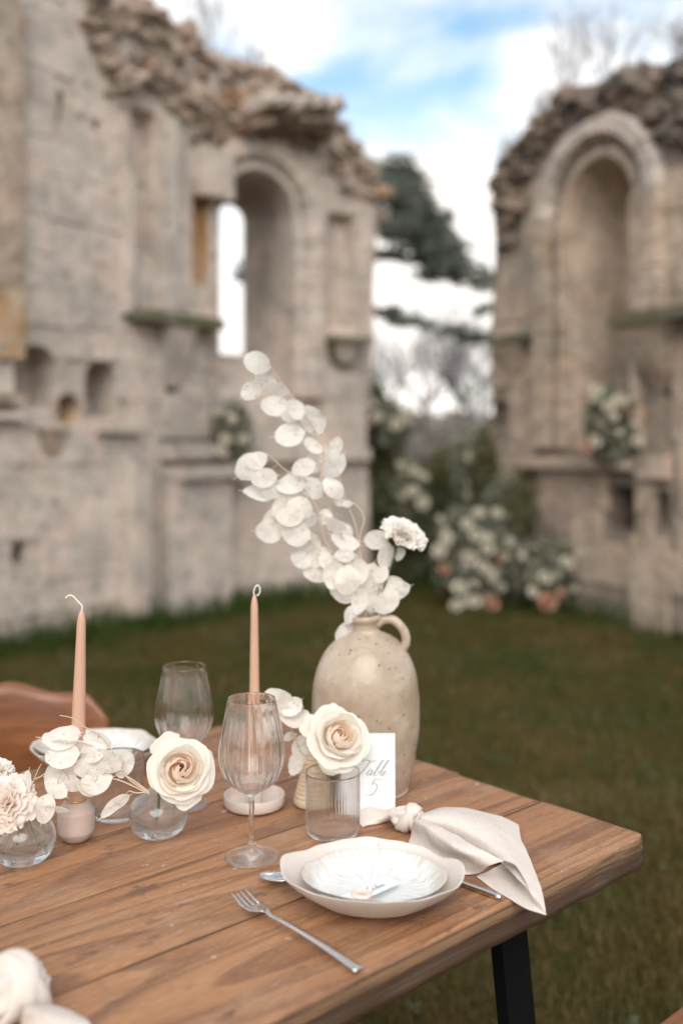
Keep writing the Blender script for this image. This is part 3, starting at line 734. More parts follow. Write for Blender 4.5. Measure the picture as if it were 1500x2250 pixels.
WC.proud('pilaster_shaft', 1400, 470, 1450, 680, .08, M_stone_r); WC.proud('pier', 1385, 1180, 1470, 1410, .03, M_stone_r)

# ------------------------------------------------------------ VEGETATION
def leaf_cloud(v, f, c, rad, n, size, rg, flat=1.0, shape=2.2, gap=-.28):
    c = Vector(c)
    for _ in range(n):
        d = Vector((rg.gauss(0, 1), rg.gauss(0, 1), rg.gauss(0, 1))).normalized() * (rg.random() ** .45)
        p = c + Vector((d.x * rad[0], d.y * rad[1], d.z * rad[2])); k = noise.noise(p * (2.2 if gap < -.2 else 3.4))
        if k < gap: continue
        a = Vector((rg.uniform(-1, 1), rg.uniform(-1, 1), rg.uniform(-1, 1) * flat)).normalized(); b = a.orthogonal().normalized()
        b = (Matrix.Rotation(rg.random() * 2 * PI, 3, a) @ b); s_ = size * rg.uniform(.6, 1.4); i = len(v)
        v.extend([p - a * s_, p + b * s_ / shape, p + a * s_, p - b * s_ / shape]); f.append((i, i + 1, i + 2, i + 3))
def branchy(base, direc, length, rad, depth, rg, v, f, spread=.5, gravity=0.0, kids=3):
    pts = [Vector(base)]; d = Vector(direc).normalized(); n = 4
    for i in range(n):
        d = (d + Vector((rg.uniform(-1, 1), rg.uniform(-1, 1), rg.uniform(-.6, 1) - gravity)) * .18).normalized(); pts.append(pts[-1] + d * length / n)
    tube(pts, [rad * (1 - .55 * i / n) for i in range(n + 1)], 4 if rad > .01 else 3, v, f, cap=False)
    if depth > 0:
        for k in range(kids):
            t = rg.uniform(.35, 1); p = pts[0].lerp(pts[-1], 0) if False else pts[min(n, max(1, int(t * n)))]
            nd = (d + Vector((rg.uniform(-1, 1), rg.uniform(-1, 1), rg.uniform(-.5, .9))) * spread * 1.6).normalized()
            branchy(p, nd, length * rg.uniform(.5, .75), rad * .55, depth - 1, rg, v, f, spread, gravity, kids)
def rel(root, v): o = Vector(root.location); return [Vector(p) - o for p in v]
# cedar reaching in from behind the window wall
Y = 15.5; rg = random.Random(3)
cb = at(745, HOR, Y); cb.z = 0
t = thing('cedar_tree', 'dark blue green cedar whose layered boughs slant down through the gap in the ruin', 'tree', cb)
v, f = [], []
tp = at(770, 300, Y); tube(smooth_path([cb, (cb.x + .05, Y, 3.0), (tp.x, Y, tp.z)], 4), [.28, .25, .2, .18, .15, .12, .1, .08, .05], 8, v, f)
part('trunk', rel(t, v), f, M_bark, t)
bough_px = [[(770, 330), (850, 375), (930, 400), (960, 400)], [(765, 400), (860, 440), (950, 480), (1010, 520)], [(760, 470), (880, 520), (980, 575), (1075, 625)], [(760, 560), (900, 570), (1000, 600), (1080, 640)],
            [(750, 640), (840, 690), (900, 712), (960, 720), (1065, 752)], [(750, 590), (820, 560), (900, 545)], [(768, 360), (700, 400), (640, 440)], [(755, 500), (660, 540), (560, 600)]]
for k, bp in enumerate(bough_px):
    dy = rg.uniform(-.7, .7); pts = smooth_path([at(a, b, Y + dy * i / 3) for i, (a, b) in enumerate(bp)], 4); v, f = [], []
    tube(pts, [.09 * (1 - .8 * i / len(pts)) for i in range(len(pts))], 5, v, f); o = part('bough', rel(t, v), f, M_bark, t)
clumps = [(885, 415, .45, .25), (925, 500, .45, .25), (975, 565, .45, .2), (915, 560, .35, .12), (872, 375, .42, .25), (905, 395, .30, .16), (860, 430, .45, .28), (905, 450, .40, .28), (940, 480, .42, .25), (900, 510, .5, .22), (950, 530, .5, .22), (985, 555, .45, .22), (1000, 590, .5, .2), (955, 600, .42, .13), (1040, 610, .4, .17), (1065, 625, .25, .12),
          (860, 500, .32, .2), (850, 685, .3, .08), (890, 705, .35, .09), (1000, 730, .4, .12), (1045, 742, .35, .1), (940, 715, .2, .06), (700, 410, .4, .2), (640, 450, .4, .2), (560, 600, .4, .2), (838, 560, .2, .08), (1060, 680, .18, .08)]
v, f = [], []
for (a, b, rx, rz) in clumps: leaf_cloud(v, f, at(a, b, Y + rg.uniform(-.5, .5)), (rx, .7, rz), int(1050 * (rx / .4) * (rz / .2 + .3)), .05, rg, .5, 3.2, -.06)
o = part('crown', rel(t, v), f, M_cedar, t, smooth=False)
# bare trees in the gap and beyond the walls
def bare(px, yd, h, seed, label, kids=3, spread=.5, lean=(0, 0), mat=M_baretwig, r=.09, depth=5, leaf=None):
    rg = random.Random(seed); b = at(px, HOR, yd); b.z = 0; t = thing('bare_tree', label, 'tree', b, group='leafless trees beyond the ruin')
    v, f = [], []; tp = Vector((lean[0], lean[1], h * .38)); tube(smooth_path([(0, 0, -.1), tp * .5 + Vector((.05, 0, 0)), tp], 3), [r, r * .9, r * .8, r * .75, r * .7, r * .65, r * .6], 7, v, f); part('trunk', v, f, M_bark, t)
    v, f = [], []
    for k in range(5):
        a = rg.uniform(0, 2 * PI); branchy(tp, Vector((math.cos(a) * .7, math.sin(a) * .7, 1)), h * .27, r * .5, depth - 1, rg, v, f, spread, 0, kids)
    part('branches', v, f, mat, t); return t
bare(930, 20, 5.2, 1, 'pale leafless tree standing in the middle of the gap'); bare(1010, 22, 5.6, 2, 'leafless grey tree near the right side of the gap'); bare(860, 18, 4.4, 3, 'low leafless tree beside the window wall')
bare(1050, 17, 4.2, 8, 'small leafless tree close to the right wall'); bare(510, 19, 4.0, 9, 'slender bare tree seen through the window slit')
# bushes and low growth in the gap
def bush(px, py, yd, rad, n, size, mat, label, seed, name='bush', zb=0):
    rg = random.Random(seed); c = at(px, py, yd); root = thing(name, label, 'bush', (c.x, yd, zb)); v, f = [], []
    leaf_cloud(v, f, Vector((0, 0, c.z - zb)), rad, n, size, rg); o = part('foliage', v, f, mat, root, smooth=False)
    v, f = [], []
    for k in range(7): branchy((rg.uniform(-.1, .1), 0, 0), (rg.uniform(-.6, .6), rg.uniform(-.5, .5), 1), max(.25, c.z * .9), .018, 2, rg, v, f, .5)
    part('stems', v, f, M_bark, root); return root
bush(950, 1090, 12.5, (.75, .6, .85), 5000, .05, M_grey, 'rounded grey brown leafless thicket closing the gap', 11)
bush(812, 1010, 9.8, (.36, .4, .85), 4200, .04, M_olive, 'tall olive green shrub against the broken wall end', 12)
bush(860, 1180, 9.3, (.45, .4, .62), 4200, .045, M_dark, 'dark evergreen bush low in the gap behind the jug flowers', 13)
bush(960, 1190, 9.6, (.42, .4, .58), 3600, .045, M_dark, 'dark bush in the middle of the gap behind white roses', 14)
bush(1000, 1080, 10.4, (.38, .35, .5), 2600, .045, M_olive, 'yellowish green bush near the right wall end', 15)
bush(1065, 1120, 8.6, (.14, .2, .75), 1500, .035, M_dark, 'narrow dark ivy bush climbing the right wall end', 16)
bush(1170, 1120, 8.2, (.26, .12, .42), 900, .03, M_olive, 'thin mossy creeper hanging on the right wall under its sill', 17, name='creeper')
bush(1110, 1170, 8.25, (.26, .10, .50), 1500, .032, M_euc, 'grey green climbing foliage on the lower left of the right wall', 18, name='creeper')
for k, (px, yd, w_, h_) in enumerate(((650, 34, 5, 1.1), (900, 36, 5, 1.3), (1150, 33, 5, 1.0))):
    bush(px, HOR + 5, yd, (w_, 1.5, h_), 2600, .22, M_grey, ['distant grey hedge behind the window wall', 'distant grey hedge in the middle of the gap', 'distant grey hedge behind the right wall'][k], 30 + k, name='hedge')
# twiggy shrubs on the wall tops
def twigs(px, py, yd, h, n, seed, label):
    rg = random.Random(seed); c = at(px, py, yd); root = thing('twiggy_shrub', label, 'shrub', c, group='leafless shrubs on the wall tops'); v, f = [], []
    for k in range(n): branchy((rg.uniform(-.02, .02), rg.uniform(-.02, .02), -.05), (rg.uniform(-.7, .7), rg.uniform(-.4, .4), 1), h * rg.uniform(.6, 1), .006, 3, rg, v, f, .42)
    part('twigs', v, f, M_baretwig, root)
twigs(485, 125, 8.3, .5, 7, 40, 'thin bare shrub on top of the window wall'); twigs(560, 140, 8.5, .18, 8, 41, 'low dry tuft on the window wall behind the bare shrub')
twigs(1250, 215, 8.0, .55, 9, 42, 'spreading bare shrub on the right wall over the niche'); twigs(1335, 190, 7.7, .62, 8, 43, 'taller bare shrub on the right wall near its peak')
twigs(1195, 260, 8.2, .3, 8, 44, 'low bare shrub on the sloping end of the right wall'); twigs(1120, 350, 8.5, .25, 6, 45, 'small dry tuft at the low end of the right wall'); twigs(1495, 140, 7.1, .35, 9, 46, 'dense dark twigs at the top right corner of the wall')

# background flower arrangements
def small_rose_mesh(mat, seed):
    rg = random.Random(seed); v, f = [], []
    for ring, (n, r0, r1, h, a) in enumerate(((3, .2, .28, .75, 1.2), (4, .3, .55, .7, .95), (5, .35, .85, .5, .8), (6, .35, 1.05, .22, .7))):
        for k in range(n):
            ph = 2 * PI * k / n + ring * .7 + rg.uniform(-.2, .2); b = len(v)
            for i in range(4):
                vv = i / 3
                for j in range(5):
                    u = j / 2 - 1; an = ph + u * a * (.5 + .5 * vv); ve = vv * (1 - .25 * u * u); rr = (r0 + (r1 - r0) * ve) * .5
                    v.append((rr * math.cos(an), rr * math.sin(an), h * ve - .25 + rg.uniform(-.02, .02)))
            for i in range(3):
                for j in range(4): q = b + i * 5 + j; f.append((q, q + 1, q + 6, q + 5))
    return mesh_of('small_rose', v, f, mat)
SR = [small_rose_mesh(M_petal_bg, k) for k in range(3)]; SRP = small_rose_mesh(M_petal_pk, 9)
def arrangement(px, py, yd, rad, n, nr, seed, label, roses=None, zb=None, mat=M_euc, dark=True):
    rg = random.Random(seed); c = at(px, py, yd); zb = c.z - rad[2] if zb is None else zb; root = thing('flower_arrangement', label, 'flowers', (c.x, yd, zb), group='white flower arrangements in the ruin')
    v, f = [], []; cc = Vector((0, 0, c.z - zb)); leaf_cloud(v, f, cc, rad, n, .035, rg); part('foliage', v, f, mat, root, smooth=False, label='pale grey green leaves')
    if dark:
        v, f = [], []; leaf_cloud(v, f, cc + Vector((0, .05, -.05)), tuple(r * .85 for r in rad), n // 2, .04, rg); part('foliage', v, f, M_dark, root, smooth=False, label='dark green leaves')
    for k in range(nr):
        d = Vector((rg.uniform(-1, 1), -rg.uniform(.5, 1), rg.uniform(-1, 1))); p = cc + Vector((d.x * rad[0] * .85, d.y * rad[1], d.z * rad[2] * .85))
        link('rose', SRP if rg.random() < .12 else rg.choice(SR), root, loc=p, rot=(rg.uniform(.6, 1.6), rg.uniform(-.5, .5), rg.uniform(-.6, .6)), scale=[rg.uniform(.05, .095)] * 3)
    for (a, b, s_, pk) in (roses or []):
        p = at(a, b, yd - rad[1]) - root.location; link('rose', SRP if pk else rg.choice(SR), root, loc=p, rot=(1.2, rg.uniform(-.4, .4), rg.uniform(-.4, .4)), scale=[s_ * .85] * 3)
arrangement(1340, 930, 7.15, (.20, .14, .30), 900, 8, 1, 'white rose arrangement on the sill of the right niche', [(1310, 858, .11, 0), (1335, 892, .1, 0), (1362, 880, .12, 0), (1345, 915, .09, 0), (1288, 985, .09, 1)])
arrangement(512, 945, 7.75, (.16, .12, .24), 800, 4, 2, 'white flowers and dark leaves on the left window sill', [(495, 965, .10, 0), (535, 965, .09, 0), (478, 905, .07, 0)])
arrangement(1030, 1225, 7.9, (.30, .2, .44), 2000, 15, 3, 'tall white rose arrangement on the grass in front of the gap', [(1045, 1175, .13, 0), (980, 1185, .12, 0), (1060, 1245, .12, 0), (975, 1250, .1, 1), (1080, 1325, .13, 1), (1040, 1320, .12, 0), (1010, 1290, .14, 0), (1000, 1330, .11, 0), (1025, 1150, .11, 0), (965, 1210, .13, 0), (1070, 1205, .12, 0), (1030, 1225, .14, 0)], zb=0)
arrangement(1205, 1260, 7.75, (.30, .18, .30), 1100, 5, 4, 'lower white rose arrangement at the foot of the right wall', [(1195, 1268, .12, 0), (1245, 1235, .12, 0), (1170, 1300, .1, 0), (1203, 1322, .17, 1), (1300, 1340, .07, 1)], zb=0)
arrangement(1125, 1250, 8.0, (.26, .16, .30), 900, 6, 8, 'loose grey green foliage with few blooms between the two ground arrangements', [(1120, 1190, .09, 0), (1150, 1240, .10, 0), (1100, 1290, .09, 0)], zb=0, dark=False)
arrangement(900, 1080, 9.0, (.16, .14, .30), 500, 4, 5, 'sparse white roses hanging in the middle of the gap', [(905, 1078, .13, 0), (928, 1105, .14, 0), (880, 1020, .08, 0)])
arrangement(850, 930, 9.3, (.30, .2, .22), 1100, 7, 6, 'pale flowers spilling over the olive shrub', [(830, 915, .12, 0), (870, 935, .12, 0)], dark=False)
arrangement(1040, 1020, 8.9, (.22, .2, .34), 1100, 8, 7, 'pale flowers beside the broken end of the right wall', [(1035, 1005, .11, 0), (1075, 1012, .1, 0), (1045, 1050, .12, 0)], dark=False)

# ------------------------------------------------------------ TABLE
C1 = on_table(1428, 1829); d1 = Vector((.741, .672, 0)).normalized(); d2 = Vector((-d1.y, d1.x, 0))
TL = 2.3
table = thing('farm_table', 'long rustic wooden table of worn planks on black legs', 'table', (C1.x, C1.y, 0), math.atan2(d1.y, d1.x))
# local: x along d1 (0 at the end, negative towards the left), y along d2 (0 near edge .. 0.883)
seams = [0, .186, .370, .537, .712, .883]
for k in range(5):
    y0, y1 = seams[k] + (.0021 if k else 0), seams[k + 1] - (.0021 if k < 4 else 0); nx, ny = 150, 14; th = .046
    gx = [-(TL) + TL * i / nx for i in range(nx + 1)]; rr = .012 if k in (0,) else .004; v, f = [], []
    prof = []                                                 # closed cross-section (y, z)
    m_ = 9
    def corner(cy, cz, r, a0, a1, n=4): return [(cy + r * math.cos(a0 + (a1 - a0) * i / n), cz + r * math.sin(a0 + (a1 - a0) * i / n)) for i in range(n + 1)]
    rl = .0055 if k == 0 else .002; rh = .006 if k == 4 else .002
    prof = corner(y0 + rl, TH - rl, rl, PI, PI / 2) + [(y0 + rl + (y1 - y0 - rl - rh) * i / m_, TH) for i in range(1, m_)] + corner(y1 - rh, TH - rh, rh, PI / 2, 0) \
        + [(y1, TH - th * .5), (y1, TH - th)] + [(y0, TH - th), (y0, TH - th * .8), (y0 + .002, TH - th * .62), (y0, TH - th * .45)]
    P = len(prof); sd_ = k * 13.7; endj = [0.0, -.004, .003, -.003, .002][k]
    for i, x in enumerate(gx):
        for (yy, zz) in prof:
            e = min(1, (x + TL) / .01) * 1.0; xe = x + (endj if x > -.2 else 0)
            w_ = .0018 * noise.noise(Vector((x * 6 + sd_, yy * 9, zz * 30))) + .0035 * (noise.noise(Vector((x * 14 + sd_, 0, zz * 60))) if (k == 0 and yy < .015) else 0)
            top = zz > TH - .003
            dz = .0010 * noise.noise(Vector((x * 4 + sd_, yy * 12, 0))) if top else 0
            k_end = max(0, (x + .012) / .012) if x > -.012 else 0
            dzr = -.006 * k_end ** 2 if zz > TH - .012 else 0
            rc = .012 if k == 0 else 0
            dy = 0
            if k == 0 and x > -.03: dy = .02 * ((x + .03) / .03) ** 2.2 * max(0, 1 - (yy - y0) / .04)
            v.append((xe + .0015 * noise.noise(Vector((yy * 40, zz * 60, sd_))) * (1 if x > -.01 else 0), yy + w_ * (1 if yy < y0 + .02 else .3) + dy, zz + dz + dzr))
    for i in range(nx):
        for j in range(P): a = i * P; f.append((a + j, a + P + j, a + P + (j + 1) % P, a + (j + 1) % P))
    f.append(tuple(range(P))); f.append(tuple(nx * P + j for j in reversed(range(P))))
    part('plank', v, f, M_wood, table, fix=True)
v, f = [], []
for px_ in (-.28, -TL + .28): box(v, f, (px_ - .03, .06, TH - .060), (px_ + .03, .82, TH - .0475))
part('leg_bracket', v, f, M_black, table, smooth=False)
for px_ in (-.255, -TL + .25):
    for y_t, y_b in ((.065, -.02), (.81, .90)):
        v, f = [], []; b = 0
        for z_, yy in ((TH - .0605, y_t), (0.0, y_b)):
            for dx, dy in ((-.027, -.010), (.027, -.010), (.027, .010), (-.027, .010)): v.append((px_ + dx, yy + dy, z_))
        f = [(0, 1, 5, 4), (1, 2, 6, 5), (2, 3, 7, 6), (3, 0, 4, 7), (3, 2, 1, 0), (4, 5, 6, 7)]; part('leg', v, f, M_black, table, smooth=False, fix=True)

# bench at the lower right
bp_ = on_z(1466, 2226, .45)
bench = thing('bench', 'brown wooden bench whose seat edge shows at the lower right corner', 'bench', (bp_.x, bp_.y, 0), math.atan2(d1.y, d1.x))
for k in range(2):
    me = chamfer_box(.05, k); me.materials.append(M_chair); link('seat_board', me, bench, loc=(-.35, -.085 - k * .165, .43), scale=(1.5, .16, .038))
for lx in (-.95, .25):
    v, f = [], []; box(v, f, (lx - .025, -.30, 0), (lx + .025, -.03, .41)); part('leg', v, f, M_black, bench, smooth=False)

# chair behind the table, left
cp = at(60, 1600, 1.98)
chair = thing('wooden_chair', 'brown wooden chair with a wide wavy backrest pulled up to the far side', 'chair', (cp.x - .05, cp.y, 0), math.atan2(d1.y, d1.x) - .30)
v, f = [], []; nx, nz_ = 28, 10; hwid = .20
for s_ in (0, 1):
    for i in range(nx + 1):
        u = i / nx * 2 - 1
        for j in range(nz_ + 1):
            t = j / nz_; top = .828 - .022 * u * u + .010 * math.sin(u * 7 + 1) - .05 * max(0, abs(u) - .8) / .2; botm = .60 + .02 * u * u
            z = botm + (top - botm) * t; y = .02 - .085 * u * u + .05 * (t - .5) ** 2 + s_ * (.016 + .012 * (1 - abs(2 * t - 1))); v.append((u * hwid, y, z))
w_ = (nx + 1) * (nz_ + 1)
for i in range(nx):
    for j in range(nz_): a = i * (nz_ + 1) + j; f.append((a, a + nz_ + 1, a + nz_ + 2, a + 1)); f.append((w_ + a, w_ + a + 1, w_ + a + nz_ + 2, w_ + a + nz_ + 1))
for i in range(nx):
    a = i * (nz_ + 1); b = a + nz_; f.append((a, w_ + a, w_ + a + nz_ + 1, a + nz_ + 1)); f.append((b, b + nz_ + 1, w_ + b + nz_ + 1, w_ + b))
for j in range(nz_):
    a = j; b = nx * (nz_ + 1) + j; f.append((a, a + 1, w_ + a + 1, w_ + a)); f.append((b, w_ + b, w_ + b + 1, b + 1))
part('backrest', v, f, M_chair, chair, fix=True)
me = chamfer_box(.12, 3); me.materials.append(M_chair); link('seat', me, chair, loc=(0, -.18, .44), scale=(.42, .40, .035))
for lx in (-.17, .17):
    v, f = tube([(lx, -.35, .42), (lx * 1.1, -.37, 0)], [.018, .013], 8); part('leg', v, f, M_chair, chair)
    v, f = tube(smooth_path([(lx * 1.1, .02, 0), (lx, .0, .44), (lx, .01, .70)], 4), .016, 8); part('leg', v, f, M_chair, chair)

# ------------------------------------------------------------ GLASSWARE
def ribs(n, z0, z1, amp, lo=None):
    def fn(a, r, z, i):
        if z0 < z < z1 and (lo is None or i >= lo): k = math.sin(PI * (z - z0) / (z1 - z0)) ** .5; r = r * (1 + amp * k * math.cos(n * a))
        return r, z
    return fn
def dense(prof, n=4):
    p = smooth_path([(a, 0, b) for a, b in prof], n); return [(max(0, q.x), q.z) for q in p]
wine = [(0, .0), (.02, .0), (.0355, .0), (.0372, .0006), (.0375, .0014), (.0366, .0024), (.028, .0036), (.016, .0058), (.0085, .0105), (.0055, .018), (.0042, .032), (.0037, .05), (.0038, .068), (.0050, .080), (.0085, .0875), (.018, .0935), (.030, .1015),
        (.0395, .115), (.0448, .131), (.0460, .145), (.0443, .163), (.0402, .185), (.0360, .205), (.0332, .2185), (.0327, .2195), (.0321, .2185)]
wine_in = [(.0349, .205), (.0391, .185), (.0432, .163), (.0449, .145), (.0437, .1315), (.0383, .1165), (.0285, .1040), (.017, .0965), (.007, .0935), (0, .0930)]
WG = dense(wine, 2) + dense(wine_in, 2); NO = len(dense(wine, 2))
v, f = lathe(WG, 192, ribs(24, .096, .213, .007, NO))
me_w = mesh_of('wine_glass_body', v, f, M_glass, True, fix=True)
def on(px, py): p = on_table(px, py); p.z += .0018; return p
wg = thing('wine_glass', 'empty ribbed wine glass with a tall stem, standing sharp beside the spoon', 'wine glass', on(553, 1885), 0, 'ribbed wine glasses'); link('glass_body', me_w, wg)
wg2 = copy_thing(wg, on(405, 1770), (0, 0, .3), 'blurred ribbed wine glass standing behind the big cream rose', 'ribbed wine glasses')
tum = [(0, .0), (.028, .0), (.034, .0015), (.0378, .006), (.0395, .014), (.0402, .03), (.0402, .06), (.0400, .0905), (.0396, .0915), (.0390, .0905), (.0391, .06), (.0391, .03), (.0386, .016), (.036, .0095), (.030, .0075), (0, .007)]
v, f = lathe(dense(tum, 2), 240, ribs(60, .004, .080, .006, 16)); me_t = mesh_of('tumbler_body', v, f, M_glass, True, fix=True)
tb_ = thing('tumbler', 'clear ribbed tumbler standing behind the main plate in front of the table card', 'tumbler', on(731, 1836), 0, 'ribbed tumblers'); link('glass_body', me_t, tb_)
copy_thing(tb_, on(259, 1795), (0, 0, .1), 'clear ribbed tumbler between the pink candle holder and the cream rose', 'ribbed tumblers')
bud = [(0, 0), (.018, 0), (.026, .002), (.036, .010), (.0425, .024), (.0432, .036), (.038, .050), (.026, .060), (.0165, .066), (.0130, .072), (.0135, .078), (.0175, .086), (.0180, .087), (.0172, .0870), (.0120, .078), (.0115, .072), (.015, .0655),
       (.0245, .0585), (.0360, .0490), (.0408, .037), (.0395, .029), (.033, .0205), (.022, .0165), (0, .0155)]
v, f = lathe(dense(bud, 3), 72); me_b = mesh_of('bud_vase_body', v, f, M_glass2, True, fix=True)
wt = [(0, .0112), (.021, .0121), (.0325, .0167), (.0388, .0262), (.0396, .032), (.0396, .034), (0, .034)]
bv = thing('bud_vase', 'squat round glass bud vase holding the large cream rose', 'vase', on(348, 1838), 0, 'round glass bud vases'); link('glass_body', me_b, bv)
bv2 = copy_thing(bv, on(52, 1896), (0, 0, 0), 'squat round glass bud vase holding the pink carnation at the left edge', 'round glass bud vases')

# ------------------------------------------------------------ CANDLES AND HOLDERS
p = on(168, 1846)
ho = thing('candle_holder', 'small barrel shaped greyish pink wooden candle holder at the left', 'candle holder', p)
v, f = lathe([(0, 0), (.0165, 0), (.018, .001), (.0262, .0125), (.0266, .014), (.0266, .040), (.0262, .0415), (.0165, .0555), (.0150, .0565), (.0145, .0560), (.0145, .045), (0, .045)], 64)
o = part('holder_body', v, f, M_holder, ho, fix=True)
v, f = lathe([(.0128, .0568), (.0150, .0568), (.0154, .0576), (.0150, .0584), (.0134, .0584), (.0128, .0576), (.0128, .0568)], 48); part('brass_ring', v, f, M_gold, ho)
def candle(base, r0, r1, h, label, tilt, wick):
    c = thing('taper_candle', label, 'candle', base, group='tapered pink candles', rot=tilt)
    pr = [(0, 0), (r0, 0), (r0, .002)] + [(r0 + (r1 - r0) * (t ** 1.15), .002 + (h - .02) * t) for t in np.linspace(.08, 1, 14)]
    pr += [(r1 * .85, h - .012), (r1 * .6, h - .005), (r1 * .3, h - .001), (0, h)]
    v, f = lathe(pr, 40); part('wax_body', v, f, M_wax, c, fix=True)
    v, f = tube(smooth_path([(x, y, h - .002 + z) for x, y, z in wick], 6), .0009, 6); part('wick', v, f, M_wick, c)
    return c
candle(p + Vector((0, 0, .047)), .0123, .0062, .285, 'unlit pink beige taper candle in the wooden holder, its wick bent to the left', (0, R(1.6), 0),
       [(0, 0, 0), (.0005, 0, .007), (-.003, 0, .011), (-.008, 0, .016), (-.013, 0, .021), (-.019, 0, .022), (-.024, 0, .018)])
q = on(559, 1772)
co = thing('candle_dish', 'round pinkish stoneware candle dish behind the wine glass stem', 'candle holder', q)
v, f = lathe([(0, 0), (.042, 0), (.046, .0015), (.0478, .005), (.0482, .018), (.0475, .0192), (.0460, .0192), (.0450, .018), (.0445, .006), (.043, .0052), (0, .0052)], 72); part('dish', v, f, M_coaster, co, fix=True)
v, f = lathe([(.0125, .0054), (.0125, .026), (.0122, .027), (.0108, .027), (.0104, .026), (.0104, .0054)], 40); part('candle_socket', v, f, M_coaster, co, fix=True)
candle(q + Vector((0, 0, .008)), .0101, .0056, .325, 'unlit pink beige taper candle in the round dish, its wick curled in a loop', (0, 0, 0),
       [(0, 0, 0), (-.001, 0, .006), (.001, 0, .013), (.005, 0, .017), (.0085, 0, .013), (.0085, 0, .006), (.0055, 0, .001), (.003, .001, .0015)])

# ------------------------------------------------------------ JUG
JP = on(803, 1732)
jug = thing('stoneware_jug', 'large glazed beige stoneware jug with a loop handle behind the table card', 'jug', JP)
jp = [(0, 0), (.066, 0), (.0695, .003), (.0745, .02), (.0800, .04), (.0860, .075), (.0893, .10), (.0898, .125), (.0885, .155), (.0845, .185), (.0765, .21), (.064, .232), (.047, .2480), (.031, .2555), (.0235, .2600), (.0215, .2660), (.0225, .274), (.0260, .279), (.0265, .284), (.0235, .2875), (.0195, .286),
      (.0175, .28), (.0175, .262), (.03, .2500), (.06, .225), (.08, .18), (.083, .12), (.07, .02), (0, .012)]
v, f = lathe(dense(jp, 3), 96, lambda a, r, z, i: (r * (1 + .006 * noise.noise(Vector((math.cos(a) * 2, math.sin(a) * 2, z * 14)))), z + .002 * math.sin(a + 1) * (z / .28)))
part('body', v, f, M_jug, jug, fix=True)
v, f = [], []
hp = smooth_path([(.018, -.004, .272), (.030, -.005, .2795), (.046, -.006, .279), (.060, -.007, .266), (.0665, -.008, .250), (.064, -.008, .236), (.056, -.007, .228)], 5)
tube(hp, [.0085, .0085, .008, .0075] + [.0075] * (len(hp) - 8) + [.008, .009, .0105, .012], 14, v, f); part('handle', v, f, M_jug, jug)

# ------------------------------------------------------------ RIBBED CERAMIC VASE
vp = on(690, 1768)
vz = thing('ribbed_vase', 'small sand coloured ribbed stoneware vase behind the tumbler', 'vase', vp)
pr = [(0, 0), (.030, 0), (.0325, .002), (.033, .006)]
for k in range(60):
    t = k / 59; r = .0325 - .0165 * t ** .9; pr.append((r + .0007 * math.sin(t * 2 * PI * 11), .008 + .072 * t))
pr += [(.0160, .082), (.0150, .0825), (.0135, .080), (.025, .01), (0, .008)]
v, f = lathe(pr, 56); part('body', v, f, M_budceramic, vz, fix=True)

# ------------------------------------------------------------ PLATES
def plate(name, label, cat, loc, rot, rad, prof, mat, wav, seed, tilt=0, group=None):
    """wavy oval dish; prof in units of the rim radius, rad=(rx, ry)"""
    t = thing(name, label, cat, loc, 0, group, rot=(tilt, 0, rot)); seg = 120; v, f = [], []
    def wf(a): return noise.noise(Vector((math.cos(a) * 1.6 + seed, math.sin(a) * 1.6, seed))) + .5 * noise.noise(Vector((math.cos(a) * 3.5 + seed, math.sin(a) * 3.5, 7)))
    rings = []
    for (r, z) in prof:
        if r < 1e-6: rings.append([len(v)]); v.append((0, 0, z)); continue
        ring = []
        for k in range(seg):
            a = 2 * PI * k / seg; q = wf(a); e = r ** 2.5; rr = r * (1 + wav[0] * q * e)
            ring.append(len(v)); v.append((rad[0] * rr * math.cos(a), rad[1] * rr * math.sin(a), z + wav[1] * q * e))
        rings.append(ring)
    for a, b in zip(rings, rings[1:]):
        for k in range(seg):
            k2 = (k + 1) % seg
            if len(a) == 1: f.append((a[0], b[k2], b[k]))
            elif len(b) == 1: f.append((a[k], a[k2], b[0]))
            else: f.append((a[k], a[k2], b[k2], b[k]))
    part('dish_body', v, f, mat, t, fix=True); return t
def dish(h, foot=.42, th=.05, lip=.03):
    o = dense([(foot * .98, 0), (foot, .0008), (foot + .18, h * .18), (.82, h * .55), (.94, h * .82), (.99, h * .97), (1.0, h), (.985, h * 1.01)], 4)
    i = dense([(.95, h * .92), (.85, h * .66), (foot + .25, h * .32), (foot, h * .2), (foot * .5, h * .17)], 4)
    return [(0, 0)] + o + i + [(0, h * .16)]
PC = on(815, 1956); PC = Vector((PC.x, 1.243, TH + .001))
main = plate('serving_bowl', 'shallow wavy oval pinkish stoneware bowl under the glazed plate by the fork', 'plate', PC, R(-9), (.1165, .0935), dish(.043), M_bowl, (.05, .0065), 2.3)
inner = plate('glazed_plate', 'wavy milky glazed plate in the shallow bowl, a name card on it', 'plate', PC + Vector((0.002, .0, .0115)), R(-9), (.0905, .0745), dish(.025, .55), M_glaze, (.05, .004), 5.1)
BP = Vector((on(205, 1700).x, 1.745, TH))
plate('serving_bowl', 'blurred shallow white bowl at the far left side of the table', 'plate', BP, R(-12), (.112, .095), dish(.045), M_bowl, (.04, .006), 8.3)
plate('glazed_plate', 'blurred white glazed plate stacked in the far left bowl', 'plate', BP + Vector((0, .0, .024)), R(-12), (.104, .088), dish(.026, .5), M_glaze, (.04, .004), 3.7)

